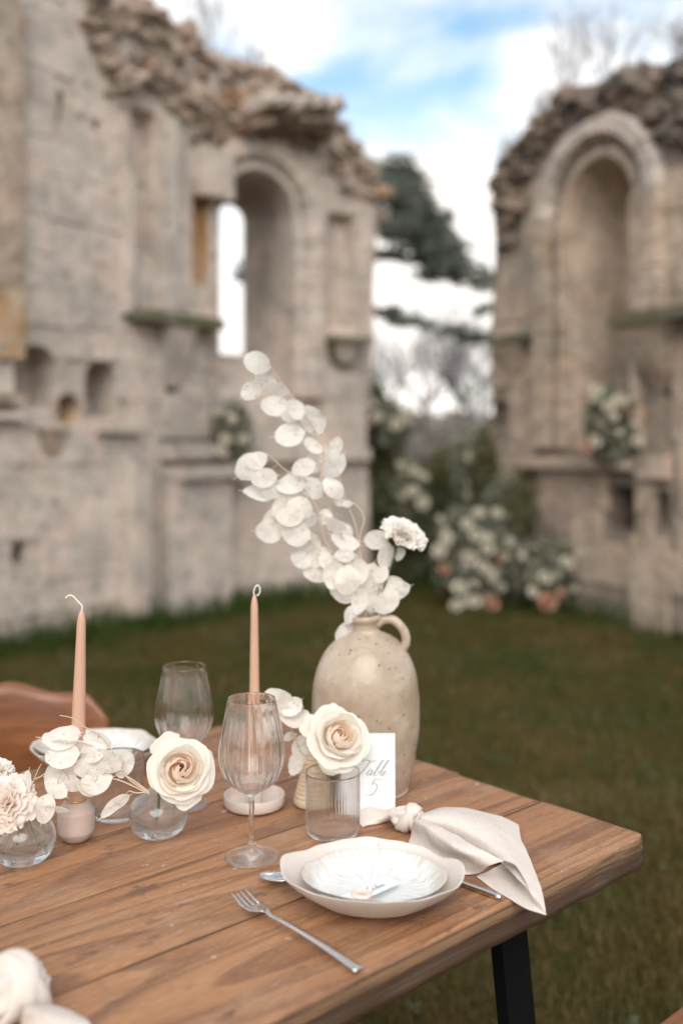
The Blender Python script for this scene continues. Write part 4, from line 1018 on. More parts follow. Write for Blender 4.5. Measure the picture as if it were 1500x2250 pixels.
# ------------------------------------------------------------ WRITING
def strokes(name, lines, M, width, mat, parent, lift=.0004):
    """pen strokes (lists of x,y in card units) as thin flat ribbons lying on the card"""
    v, f = [], []
    for ln in lines:
        P = smooth_path([(a, b, 0) for a, b in ln], 7); b = len(v)
        for i, p in enumerate(P):
            t = P[min(len(P) - 1, i + 1)] - P[max(0, i - 1)]; t = t.normalized() if t.length > 1e-9 else Vector((1, 0, 0)); n = Vector((-t.y, t.x, 0))
            w = width * (1.35 if t.y < -.3 else .75)
            v.append(M @ Vector((p.x + n.x * w, p.y + n.y * w, lift))); v.append(M @ Vector((p.x - n.x * w, p.y - n.y * w, lift)))
        for i in range(len(P) - 1): q = b + 2 * i; f.append((q, q + 1, q + 3, q + 2))
    return part(name, v, f, mat, parent, smooth=False)
# name card
HC = .0235
a_ = on_table(847, 1922, HC + .003); b_ = on_table(882, 1939, HC + .002); e_ = on_table(798, 1976, HC + .0065)
ux = (b_ - e_).normalized(); uy = (a_ - b_); uy = (uy - ux * uy.dot(ux)).normalized(); uz = ux.cross(uy)
if uz.z < 0: uz = -uz
ln_, wd_ = .088, .0235
Mx = Matrix((ux, uy, uz)).transposed().to_4x4(); Mx.translation = b_ - ux * ln_
nc = thing('name_card', 'narrow white name card reading Cédric lying on the glazed plate', 'card', Mx.translation, rot=Mx.to_euler())
v, f = [], []; box(v, f, (0, 0, -.0005), (ln_, wd_, 0)); part('card', v, f, M_paper, nc, smooth=False)
k_ = .0084
def T_(lines, ox, oy, s_, sl=.35): return [[(ox + (x + y * sl) * s_, oy + y * s_) for x, y in ln] for ln in lines]
cedric = [[(1.0, 1.25), (.8, 1.45), (.35, 1.1), (.1, .5), (.25, .05), (.6, -.05), (1.0, .3)],
          [(1.0, .3), (1.35, .45), (1.3, .62), (1.12, .5), (1.15, .1), (1.4, .05), (1.6, .25)], [(1.35, .95), (1.6, 1.2)],
          [(2.1, .5), (1.85, .55), (1.7, .3), (1.8, .05), (2.05, .25), (2.25, 1.35)], [(2.25, 1.35), (2.15, .5), (2.2, .05), (2.4, .2)],
          [(2.4, .2), (2.5, .5), (2.65, .45), (2.65, .1), (2.85, .2)], [(2.85, .2), (2.95, .5), (2.92, .1), (3.1, .15)], [(3.05, .8), (3.08, .84)],
          [(3.55, .45), (3.35, .5), (3.2, .25), (3.35, .05), (3.7, .25), (4.0, .5)]]
strokes('lettering', T_(cedric, .034, .0075, k_), Matrix.Identity(4), .00032, M_ink2, nc)
v, f = lathe([(0, .0022), (.008, .0022), (.0088, .0030), (.0105, .0034), (.0125, .0026), (.0132, .001), (.0130, 0), (0, 0)], 48, lambda a, r, z, i: (r * (1 + .05 * noise.noise(Vector((math.cos(a) * 2, math.sin(a) * 2, 0)))), z))
sl = part('wax_seal', [Vector(p) + Vector((.0215, .0095, .0002)) for p in v], f, M_seal, nc, fix=True)
strokes('seal_emblem', [[(.017 + x, .0095 + y) for x, y in l] for l in ([(0, -.003), (.003, .001), (.006, .003)], [(.002, -.004), (.005, 0), (.008, .001)], [(.0045, -.004), (.0065, -.002)], [(.001, .001), (.004, .004)])], Matrix.Translation((0, 0, .0024)), .0003, M_coaster, nc)
# table card: stands upright, leaning on the vase and jug
c0 = on(749, 1794); c1 = on(868, 1794)
tcd = thing('table_card', 'white table number card reading Table 5 standing in front of the stoneware jug', 'card', c0, rot=(R(90 - 3), 0, math.atan2(c1.y - c0.y, c1.x - c0.x)))
CW = (c1 - c0).length; CHh = .1245
v, f = [], []; box(v, f, (0, 0, -.0006), (CW, CHh, 0)); part('card', v, f, M_paper, tcd, smooth=False)
table_w = [[(-.9, 2.1), (-.2, 2.3), (.6, 2.05), (1.3, 2.25)], [(.4, 2.1), (.1, 1.0), (-.3, .1), (-.7, .2)],
           [(1.35, .8), (1.0, .85), (.8, .4), (.95, .05), (1.25, .3), (1.4, .8), (1.35, .15), (1.6, .15)], [(1.6, .15), (2.1, 1.2), (2.3, 2.1), (2.1, 2.2), (1.95, 1.2), (1.95, .1), (2.3, .1), (2.45, .5), (2.15, .75)],
           [(2.45, .4), (2.9, 1.2), (3.1, 2.1), (2.9, 2.2), (2.75, 1.2), (2.8, .2), (3.0, .05)], [(3.0, .05), (3.4, .45), (3.35, .7), (3.15, .55), (3.2, .1), (3.5, .05), (3.9, .4)]]
five = [[(1.9, 2.3), (1.2, 2.2), (.6, 2.35)], [(.6, 2.3), (.35, 1.5)], [(.35, 1.5), (.9, 1.65), (1.2, 1.0), (.9, .2), (.2, -.1), (-.3, .1)]]
strokes('lettering', T_(table_w, .030, .060, .0105, .5), Matrix.Identity(4), .00045, M_ink, tcd)
strokes('lettering', T_(five, .040, .031, .0105, .25), Matrix.Identity(4), .00045, M_ink, tcd)

# ------------------------------------------------------------ CUTLERY
def ribbon(path, widths, thick, mat, parent, name, flat=False):
    """rounded bar: path of world points, half widths, half thicknesses"""
    P = path; v, f = [], []; n = len(P); seg = 10
    for i, p in enumerate(P):
        t = (P[min(n - 1, i + 1)] - P[max(0, i - 1)]).normalized(); s_ = t.cross(Vector((0, 0, 1))).normalized(); u = s_.cross(t)
        for k in range(seg): a = 2 * PI * k / seg; v.append(p + s_ * widths[i] * math.cos(a) + u * thick[i] * math.sin(a))
    for i in range(n - 1):
        for k in range(seg): q = i * seg; f.append((q + k, q + (k + 1) % seg, q + seg + (k + 1) % seg, q + seg + k))
    f.append(tuple(range(seg))); f.append(tuple((n - 1) * seg + k for k in reversed(range(seg))))
    return v, f
def fork(tip, end, label):
    L_ = (end - tip).length; d = (end - tip).normalized(); t = thing('fork', label, 'fork', tip, math.atan2(d.y, d.x))
    def zz(x):  # height profile of the fork along its length
        r = x / L_
        if r < .28: return .003 + .009 * (1 - math.sin(PI * min(1, r / .28 + .0))) * (1 if r < .14 else .55) + .0035
        return .0085 + .003 * math.sin(PI * min(1, (r - .28) / .72)) - .006 * (r - .28)
    xs_ = [i / 40 for i in range(41)]
    neck = [x for x in xs_ if x >= .245]
    P = [Vector((x * L_, 0, zz(x * L_))) for x in neck]
    W = [(.0055 if x < .26 else .0032 + .0022 * max(0, (x - .32)) / .68 * 1.6 if x > .32 else .0042 - .0012 * (x - .26) / .06) for x in neck]
    v, f = ribbon(P, W, [.0013 + .0006 * (x > .35) for x in neck], M_steel, t, 'handle'); W_ = None
    part('handle', v, f, M_steel, t, fix=True)
    # head plate
    v, f = [], []; n = 10; hd = [.125 + .13 * i / n for i in range(n + 1)]
    for x in hd:
        q = (x - .125) / .13; w = .0122 if q < .35 else .0122 - (.0122 - .0045) * ((q - .35) / .65) ** 1.6
        for k in range(9):
            u = k / 4 - 1; v.append((x * L_, u * w, zz(x * L_) + .0016 * u * u))
    m9 = len(v)
    for i in range(n):
        for k in range(8): q = i * 9 + k; f.append((q, q + 1, q + 10, q + 9))
    o = part('head', v, f, M_steel, t); sm = o.modifiers.new('s', 'SOLIDIFY'); sm.thickness = .0015; sm.offset = 0
    for k in range(4):
        y0 = (-.0104 + k * .00693); P = [Vector((L_ * .13 * i / 9, y0 * (1 - .04 * (9 - i) / 9), zz(L_ * .13 * i / 9) + .0016 * (y0 / .0122) ** 2)) for i in range(10)]
        v, f = ribbon(P, [.0005 + .0014 * min(1, i / 5) for i in range(10)], [.0004 + .0006 * min(1, i / 4) for i in range(10)], M_steel, t, 'tine'); part('tine', v, f, M_steel, t, fix=True)
    return t
fork(on_table(523, 1985, .003), on_table(789, 2141, .002), 'steel fork lying on the planks in front of the wavy bowl')
# spoon, its handle running under the bowl
s0_ = on_table(569, 1932, .003); s1_ = on_table(760, 1962, .003); dd = (s1_ - s0_).normalized()
spn = thing('spoon', 'steel spoon whose bowl pokes out from under the left of the wavy bowl', 'spoon', (s0_.x, s0_.y, TH), math.atan2(dd.y, dd.x))
v, f = [], []; n, m_ = 18, 12; bl = .050
for i in range(n + 1):
    x = bl * i / n; q = i / n; w = .0145 * math.sin(PI * min(1, (q * .93 + .02))) ** .55 * (1 - .1 * q) if q < .97 else .004
    for k in range(m_ + 1):
        u = k / m_ * 2 - 1; dep = .0085 * (1 - u * u) * math.sin(PI * min(1, q + .03)) ** .8; v.append((x, u * w, .0115 - dep - .002 * (1 - q)))
for i in range(n):
    for k in range(m_): a = i * (m_ + 1) + k; f.append((a, a + 1, a + m_ + 2, a + m_ + 1))
o = part('spoon_bowl', v, f, M_steel, spn); sm = o.modifiers.new('s', 'SOLIDIFY'); sm.thickness = .0012; sm.offset = -1
P = [Vector((bl * .94 + i * .009, 0, .0105 - .006 * min(1, i / 4))) for i in range(9)]; v, f = ribbon(P, [.0035] * 9, [.0014] * 9, M_steel, spn, 'handle'); part('handle', v, f, M_steel, spn)
# knife
k1 = on_table(1100, 1972, .0045); k0 = on_table(905, 1898, .0045)
kn = thing('knife', 'steel knife handle showing between the wavy bowl and the linen napkin', 'knife', (k1.x, k1.y, TH), math.atan2((k0 - k1).y, (k0 - k1).x))
P = [Vector((x, 0, .0045)) for x in (0, .001, .006, .03, .06, .085, .09)]; v, f = ribbon(P, [.002, .0042, .0050, .0048, .0042, .0036, .003], [.002, .0038, .0042, .004, .0032, .0028, .002], M_steel, kn, 'handle'); part('handle', v, f, M_steel, kn)
P = [Vector((x, 0, .004)) for x in (.088, .10, .14, .17, .185)]; v, f = ribbon(P, [.003, .007, .009, .007, .001], [.0012, .0010, .0008, .0006, .0004], M_steel, kn, 'blade'); part('blade', v, f, M_steel, kn)

# ------------------------------------------------------------ LINEN NAPKINS
def sheet(grid, nu=6, nv=6, wr=.0012, seed=0.0, freq=60):
    G = [[on_table(*p) for p in row] for row in grid]
    rows = [smooth_path(r, nu) for r in G]; cols = list(zip(*rows)); cols = [smooth_path(c, nv) for c in cols]
    v, f = [], []; n, m_ = len(cols), len(cols[0])
    for c in cols:
        for p in c: v.append(p + Vector((noise.noise(p * freq + Vector((seed, 0, 0))), noise.noise(p * freq + Vector((0, seed, 0))), noise.noise(p * freq * .8 + Vector((0, 0, seed))))) * wr)
    for i in range(n - 1):
        for j in range(m_ - 1): a = i * m_ + j; f.append((a, a + 1, a + m_ + 1, a + m_))
    return v, f
def cloth_obj(name, parts_, parent, base):
    v, f = [], []
    for pv, pf in parts_: b = len(v); v += pv; f += [tuple(b + i for i in q) for q in pf]
    o = part(name, [Vector(p) - base for p in v], f, M_linen, parent); s_ = o.modifiers.new('t', 'SOLIDIFY'); s_.thickness = .0009; s_.offset = 0
    s_ = o.modifiers.new('s', 'SUBSURF'); s_.levels = 1; s_.render_levels = 1; return o
nb = on_table(900, 1800); nb.z = TH
nap = thing('linen_napkin', 'knotted cream linen napkin with its tail draped over the table edge beside the plate', 'napkin', nb)
A_ = sheet([[(928, 1788, .022), (924, 1794, .034), (922, 1800, .034), (920, 1806, .030), (918, 1812, .018)],
            [(985, 1772, .030), (985, 1784, .043), (982, 1806, .038), (978, 1828, .024), (975, 1838, .014)],
            [(1058, 1783, .022), (1062, 1806, .034), (1066, 1838, .032), (1072, 1868, .020), (1085, 1885, .014)],
            [(1104, 1796, .012), (1110, 1826, .022), (1122, 1868, .022), (1140, 1915, .020), (1150, 1945, .016)],
            [(1139, 1811, .004), (1144, 1842, .011), (1168, 1895, .011), (1190, 1955, .006), (1200, 2008, -.003)]], wr=.0016, seed=1)
B_ = sheet([[(926, 1798, .036), (918, 1800, .038), (911, 1803, .034), (905, 1812, .016)],
            [(982, 1824, .040), (952, 1826, .041), (925, 1832, .024), (903, 1834, .006)],
            [(1044, 1860, .040), (1005, 1866, .038), (950, 1862, .016), (897, 1856, .003)],
            [(1082, 1878, .039), (1050, 1890, .030), (1000, 1895, .012), (930, 1882, .003)],
            [(1106, 1891, .034), (1076, 1902, .026), (1042, 1922, .004), (960, 1915, .002)]], wr=.002, seed=4)
C_ = sheet([[(1106, 1890, .0345), (1134, 1902, .031), (1156, 1940, .020), (1172, 1975, .010), (1200, 2009, -.004)],
            [(1098, 1899, .006), (1126, 1914, .004), (1148, 1950, .003), (1168, 1984, .002), (1199, 2009, -.004)],
            [(1068, 1915, .001), (1105, 1938, .0015), (1133, 1965, .0015), (1162, 1991, .001), (1198, 2010, -.0045)],
            [(1044, 1925, .001), (1085, 1955, .001), (1118, 1975, .0012), (1155, 1996, .001), (1197, 2010, -.005)]], wr=.001, seed=7)
D_ = sheet([[(880, 1775, .018), (880, 1784, .030), (876, 1794, .022), (872, 1802, .008)], [(850, 1778, .012), (848, 1786, .018), (846, 1796, .014), (845, 1806, .004)],
            [(815, 1766, .010), (812, 1776, .016), (812, 1796, .010), (818, 1812, .002)], [(782, 1764, .004), (780, 1776, .008), (784, 1800, .006), (800, 1820, .001)]], wr=.0035, seed=9, freq=45)
cloth_obj('cloth', [A_, B_, C_, D_], nap, nb)
def hem(gv, frac_i, j0, j1, nrow, n=14):
    v, f = [], []
    m_ = len(gv) // nrow; i = int(frac_i * (nrow - 1))
    for k in range(n):
        t = j0 + (j1 - j0) * k / (n - 1); j = min(m_ - 2, int(t * (m_ - 1))); p = gv[i * m_ + j].lerp(gv[i * m_ + j + 1], t * (m_ - 1) - j)
        q = gv[i * m_ + j + 1] - gv[i * m_ + j]; e = gv[min(nrow - 1, i + 1) * m_ + j] - gv[i * m_ + j]; nn = q.cross(e).normalized()
        if nn.z < 0: nn = -nn
        q.normalize(); e = e.normalized(); p = p + nn * .0013 - nb; b = len(v)
        v += [p - q * .0008 - e * .0003, p + q * .0008 - e * .0003, p + q * .0008 + e * .0003, p - q * .0008 + e * .0003]; f.append((b, b + 1, b + 2, b + 3))
    part('hem_stitching', v, f, M_stitch, nap)
M_stitch = plain('brown_hem_hole', (.16, .11, .08), .9).m
hem(A_[0], .80, .12, .55, 25); hem(B_[0], .80, .22, .8, 25, 16)
def knot(center, s_, seed, rot):
    """gathered cloth ball with a band wrapped over it"""
    v, f = [], []; Mr = Matrix.Rotation(rot, 3, 'Z'); nu, nv = 40, 26
    for j in range(nv + 1):
        th = PI * j / nv
        for i in range(nu):
            ph = 2 * PI * i / nu; d = Vector((math.cos(th), math.sin(th) * math.cos(ph), math.sin(th) * math.sin(ph)))
            k = 1 + .10 * math.sin(ph * 6 + 3 * math.cos(th) + seed) * math.sin(th) + .12 * noise.noise(d * 2.2 + Vector((seed, 0, 0))) + .05 * noise.noise(d * 6)
            v.append(Mr @ (Vector((d.x * 1.25, d.y * .82, d.z * .72)) * k * s_) + center)
    for j in range(nv):
        for i in range(nu): f.append((j * nu + i, j * nu + (i + 1) % nu, (j + 1) * nu + (i + 1) % nu, (j + 1) * nu + i))
    for (tx, w, tw, ang) in ((.05, .46, .35, .35), (.45, .34, -.3, -.2)):
        b = len(v); n = 40; seg = 12
        for i in range(n):
            a = 2 * PI * i / n; c_ = Vector((tx + tw * math.sin(a), .80 * math.cos(a), .70 * math.sin(a)))
            rad = Vector((0, math.cos(a), math.sin(a))); ax = Vector((1, 0, 0))
            for k in range(seg):
                q = 2 * PI * k / seg; rr = 1 + .18 * math.sin(3 * q + i * .15 + seed) + .1 * noise.noise(Vector((i * .2, q, seed)))
                v.append(Mr @ ((c_ + ax * math.cos(q) * w * rr + rad * math.sin(q) * .24 * rr) * s_) + center)
        for i in range(n):
            for k in range(seg): f.append((b + i * seg + k, b + i * seg + (k + 1) % seg, b + ((i + 1) % n) * seg + (k + 1) % seg, b + ((i + 1) % n) * seg + k))
    return v, f
kv, kf = knot(on_table(896, 1797, .019) - nb, .0225, 1, -.35); part('knot', kv, kf, M_linen, nap)
nb2 = on_table(30, 2200); nb2.z = TH
nap2 = thing('linen_napkin', 'blurred knotted linen napkin at the lower left corner of the table', 'napkin', nb2)
E_ = sheet([[(20, 2115, .01), (22, 2112, .035), (28, 2135, .050), (30, 2165, .045), (30, 2200, .02)], [(60, 2115, .01), (62, 2108, .035), (62, 2130, .050), (62, 2170, .042), (60, 2205, .02)], [(90, 2125, .005), (95, 2125, .02), (98, 2150, .030), (100, 2185, .022), (98, 2210, .01)], [(104, 2150, 0), (108, 2165, .006), (112, 2185, .008), (115, 2205, .004), (112, 2222, .002)]], wr=.002, seed=3, freq=30)
F_ = sheet([[(50, 2200, .03), (55, 2215, .042), (50, 2240, .03), (45, 2275, .01)], [(100, 2205, .018), (100, 2220, .030), (95, 2250, .022), (90, 2290, .006)], [(150, 2218, .006), (150, 2232, .015), (148, 2262, .012), (140, 2300, .002)], [(196, 2242, .002), (198, 2252, .006), (200, 2275, .004), (195, 2310, .001)]], wr=.002, seed=13, freq=30)
cloth_obj('cloth', [E_, F_], nap2, nb2)
kv, kf = knot(on_table(15, 2175, .035) - nb2, .034, 2, .9); part('knot', kv, kf, M_linen, nap2)

# ------------------------------------------------------------ FLOWERS ON THE TABLE
def petal_geo(phi, R0, R1, H, a, z0, close=0.0, roll=0.0, seed=0.0, wav=.0015, nu=12, nv=10, spiral=.003, point=0):
    v, f, uv = [], [], []
    for j in range(nv + 1):
        t = j / nv
        for i in range(nu + 1):
            u = i / nu * 2 - 1
            wid = .38 + .62 * math.sin(PI / 2 * min(1, t * 1.35)); ve = t * (1 - .20 * abs(u) ** 2.6 + point * (1 - abs(u)) ** 3 * .1 * t)
            an = phi + u * a * wid
            r = R0 + (R1 - R0) * ve ** .8
            if close: r = R0 + (R1 - R0) * math.sin(PI * min(1, ve * (.5 + close)))
            z = z0 + H * ve
            if roll and ve > .62: q = (ve - .62) / .38; r += roll * q * q; z -= roll * 1.0 * q ** 2.6
            r += spiral * u + wav * noise.noise(Vector((u * 2.2 + seed, ve * 2.5, seed * 1.7))) * (.3 + 1.5 * ve)
            z += wav * 1.6 * noise.noise(Vector((u * 3 + seed * 2, 5, seed))) * ve
            v.append((r * math.cos(an), r * math.sin(an), z)); uv.append((i / nu, t))
    for j in range(nv):
        for i in range(nu): q = j * (nu + 1) + i; f.append((q, q + 1, q + nu + 2, q + nu + 1))
    return v, f, uv
def rose(label, center, axis, s_, stem_to, seed, group='open cream garden roses', extra=()):
    rg = random.Random(seed); q_ = Vector(axis).to_track_quat('Z', 'Y'); root = thing('rose', label, 'rose', center, group=group, rot=q_.to_euler())
    lay = [(2, .001, .0070, .0310, 1.55, .40, M_rose_in, 0), (3, .002, .0115, .0345, 1.35, .34, M_rose_in, 0), (3, .003, .0175, .0365, 1.30, .27, M_rose_in, 0), (3, .004, .0240, .0370, 1.25, .18, M_rose_mid, 0),
           (3, .006, .0310, .0365, 1.25, .08, M_rose, .001), (4, .007, .0370, .0320, 1.10, 0, M_rose, .003), (4, .008, .0420, .0260, 1.0, 0, M_rose, .005), (4, .009, .0455, .0160, .90, 0, M_rose, .005)]
    k = 0
    for li, (n, r0, r1, h, a, cl, mat, roll) in enumerate(lay):
        for i in range(n):
            k += 1; ph = 2 * PI * i / n + li * 1.1 + rg.uniform(-.18, .18); sh = rg.uniform(.92, 1.08)
            r1 *= rg.uniform(.93, 1.07) if li > 3 else 1; v, f, uv = petal_geo(ph, r0 * s_, r1 * s_ * sh, h * s_ * rg.uniform(.93, 1.06), a, -.018 * s_ - .0006 * li, cl, roll * s_ * rg.uniform(.5, 1.4), seed + k * 1.37, .0024 * s_ if li > 2 else .0016 * s_, spiral=(.0035 if li < 4 else .0025) * s_)
            o = part('petal', v, f, mat, root, uv=uv)
    for ph, r1, h, a, roll in extra:
        v, f, uv = petal_geo(R(ph), .012, r1, h, a, -.022, 0, roll, seed + ph, .003, spiral=0); part('petal', v, f, M_rose, root, uv=uv)
    v, f = lathe([(0, -.024 * s_), (.005, -.023 * s_), (.007 * s_, -.018 * s_), (.009 * s_, -.010 * s_), (.004, -.006 * s_)], 12); part('sepal_cup', v, f, M_green, root)
    Mi = (Matrix.Translation(center) @ q_.to_matrix().to_4x4()).inverted()
    v, f = tube([Mi @ Vector(p) for p in smooth_path([Vector(center) - Vector(axis).normalized() * .02 * s_] + [Vector(p) for p in stem_to], 4)], .0024, 8); part('stem', v, f, M_green, root)
    return root
bc = on(348, 1838)
rose('big open cream rose with a peach heart in the round glass bud vase', at(398, 1690, 1.425), (.22, -.85, .42), .93, [bc + Vector((.004, -.002, .08)), bc + Vector((.001, 0, .05)), bc + Vector((-.004, .004, .02))], 1, extra=((118, .057, .016, .50, .001), (285, .050, .006, .5, .003), (15, .046, .012, .5, .004)))
vc = on(690, 1768)
rose('open blush rose with a peach heart leaning out of the ribbed vase before the jug', at(745, 1617, 1.495), (.30, -.80, .50), .95, [vc + Vector((.004, 0, .085)), vc + Vector((0, 0, .05)), vc + Vector((0, 0, .02))], 21, extra=((98, .050, .020, .45, .001), (150, .055, .014, .40, .003), (250, .050, .006, .6, .003)))
# one large outer petal standing up behind each rose
def carnation(label, center, axis, rad, mat, stem_to, seed, n=34, flat=.5, tmax=1.4):
    rg = random.Random(seed); q_ = Vector(axis).to_track_quat('Z', 'Y'); root = thing('carnation', label, 'carnation', center, rot=q_.to_euler())
    for k in range(n):
        t = k / n; ph = k * 2.4; tilt = .10 + tmax * t ** .75; L_ = rad * (.90 + .12 * t) * rg.uniform(.88, 1.06); wd = rad * rg.uniform(.55, .75); v, f, uv = [], [], []; nu, nv = 18, 7; sdv = rg.random() * 9
        for j in range(nv + 1):
            tt = j / nv
            for i in range(nu + 1):
                u = i / nu * 2 - 1; w = wd * (.12 + .88 * tt ** 1.3); l = L_ * tt * (1 - .20 * u * u) + (.0009 * (i % 2) if j == nv else 0)
                x = math.sin(tilt * (.6 + .4 * tt)) * l; z = math.cos(tilt * (.6 + .4 * tt)) * l * (1 - flat * .3); y = u * w
                r_ = tt ** 1.8 * rad * .085; x += r_ * math.sin(u * 7 + sdv); z += r_ * math.cos(u * 6 + sdv * 2)
                v.append((x * math.cos(ph) - y * math.sin(ph), x * math.sin(ph) + y * math.cos(ph), z - rad * .45)); uv.append((i / nu, tt))
        for j in range(nv):
            for i in range(nu): q = j * (nu + 1) + i; f.append((q, q + 1, q + nu + 2, q + nu + 1))
        part('petal', v, f, mat, root, uv=uv)
    v, f = lathe([(.0022, -rad * 1.15), (.0055, -rad * 1.05), (.0062, -rad * .8), (.0075, -rad * .5), (.004, -rad * .4)], 10); part('calyx', v, f, M_green, root)
    Mi = (Matrix.Translation(center) @ q_.to_matrix().to_4x4()).inverted()
    v, f = tube([Mi @ Vector(p) for p in smooth_path([Vector(center) - Vector(axis).normalized() * rad * 1.1] + [Vector(p) for p in stem_to], 4)], .0019, 8); part('stem', v, f, M_green, root)
    return root
pc_ = on(52, 1896)
carnation('ruffled pale pink carnation cut by the left edge of the photo', at(14, 1760, 1.335), (.10, -.70, .55), .037, M_carn_pink, [pc_ + Vector((.000, -.004, .085)), pc_ + Vector((.010, 0, .05)), pc_ + Vector((.022, .004, .016))], 5, 56)
carnation('small white carnation bud at the left edge above the pink carnation', at(4, 1682, 1.40), (.25, -.2, 1), .020, M_carn_white, [at(2, 1730, 1.39), pc_ + Vector((.0, .0, .075)), pc_ + Vector((-.01, .004, .02))], 6, 16)
carnation('ruffled white carnation on a green stem at the right of the jug flowers', at(893, 1163, 1.665), (.40, -.42, .82), .040, M_carn_white, [at(868, 1215, 1.665), at(848, 1275, 1.665), at(828, 1350, 1.662), JP + Vector((.004, 0, .2))], 7, 80, 1.2, 1.2)

def pod_mesh(seed, tip=True, slim=1.0):
    """oval papery disc 1 unit long (x), thin rim, small pointed tip"""
    rg = random.Random(seed); v, f = [], []; nr, seg = 5, 30; ra = []
    for k in range(seg):
        a = 2 * PI * k / seg; r = .5 * (1 + .03 * noise.noise(Vector((math.cos(a) * 2 + seed, math.sin(a) * 2, 0))))
        x, y = r * math.cos(a), r * math.sin(a) * .80 * slim
        if tip and abs(a) < .25 or a > 2 * PI - .25: x += .055 * (1 - min(a, 2 * PI - a) / .25)
        x += -.04 * (math.cos(a) < -.9); ra.append((x, y))
    bend = rg.uniform(-.30, .30); b2 = rg.uniform(-.35, .35)
    def zf(x, y): return bend * x * x * 2 + b2 * x * y * 2 + .05 * noise.noise(Vector((x * 3.5 + seed, y * 3.5, 1))) + .02 * noise.noise(Vector((x * 9 + seed, y * 9, 1)))
    v.append((0, 0, zf(0, 0)))
    for j in range(1, nr + 1):
        for (x, y) in ra: t = j / nr; v.append((x * t, y * t, zf(x * t, y * t)))
    for k in range(seg): f.append((0, 1 + k, 1 + (k + 1) % seg))
    for j in range(nr - 1):
        for k in range(seg): a = 1 + j * seg; f.append((a + k, a + seg + k, a + seg + (k + 1) % seg, a + (k + 1) % seg))
    rim = [(x, y, zf(x, y)) for x, y in ra]; rim.append(rim[0]); tube(rim, .013, 5, v, f, cap=False)
    tube([(.53, 0, zf(.53, 0)), (.68, .01, zf(.6, 0))], [.012, .006], 4, v, f); tube([(-.52, 0, zf(-.52, 0)), (-.72, .02, zf(-.6, 0))], [.012, .010], 4, v, f)
    return mesh_of('seed_pod', v, f, M_pod)
PODS = [pod_mesh(k, slim=[1, 1.08, .92, 1.0, 1.12, .86][k % 6]) for k in range(12)]; SLIM = pod_mesh(20, True, .48)
def lunaria(label, base, stems, pods, yd, seed, srad=.0013, sy=.03):
    rg = random.Random(seed); root = thing('honesty_branch', label, 'dried branch', base, group='dried honesty branches')
    for st in stems:
        v, f = [], []; P = smooth_path([at(a, b, yd + (c[0] if c else 0)) - Vector(base) for a, b, *c in st], 6)
        tube(P, [srad * (1 - .5 * i / len(P)) for i in range(len(P))], 5, v, f); part('stem', v, f, M_twig, root)
    allp = [at(a, b, yd + (c[0] if c else 0)) for st in stems for a, b, *c in smooth_path2(st)]
    for (px, py, L_, W_, ang) in pods:
        y = yd + rg.uniform(-sy, sy); c = at(px, py, y); sc_ = y / F; asp = W_ / L_
        swing = math.acos(max(.35, min(1, asp / .80)))
        me = SLIM if asp < .42 and L_ > 45 else rg.choice(PODS)
        if me is SLIM: swing = .3
        # disc lies in the picture-facing plane, swung about its long axis
        Mo = Matrix.Rotation(R(-ang), 3, 'Y') @ Matrix.Rotation(R(90) + swing * rg.choice((-1, 1)) + rg.uniform(-.12, .12), 3, 'X')
        o = link('seed_pod', me, root, loc=c - Vector(base), rot=Mo.to_euler(), scale=[L_ * 1.0 * sc_] * 3)
        # fine stalk to the nearest stem
        e = min(allp, key=lambda p: (p - c).length); 
        if (e - c).length < .05:
            v, f = tube(smooth_path([e - Vector(base), (e.lerp(c, .5) + Vector((0, 0, .003))) - Vector(base), c.lerp(e, .25) - Vector(base)], 3), .0006, 4); part('stalk', v, f, M_twig, root)
    return root
def smooth_path2(st):
    q = smooth_path([(a, b, (c[0] if c else 0)) for a, b, *c in st], 5); return [(p.x, p.y, p.z) for p in q]
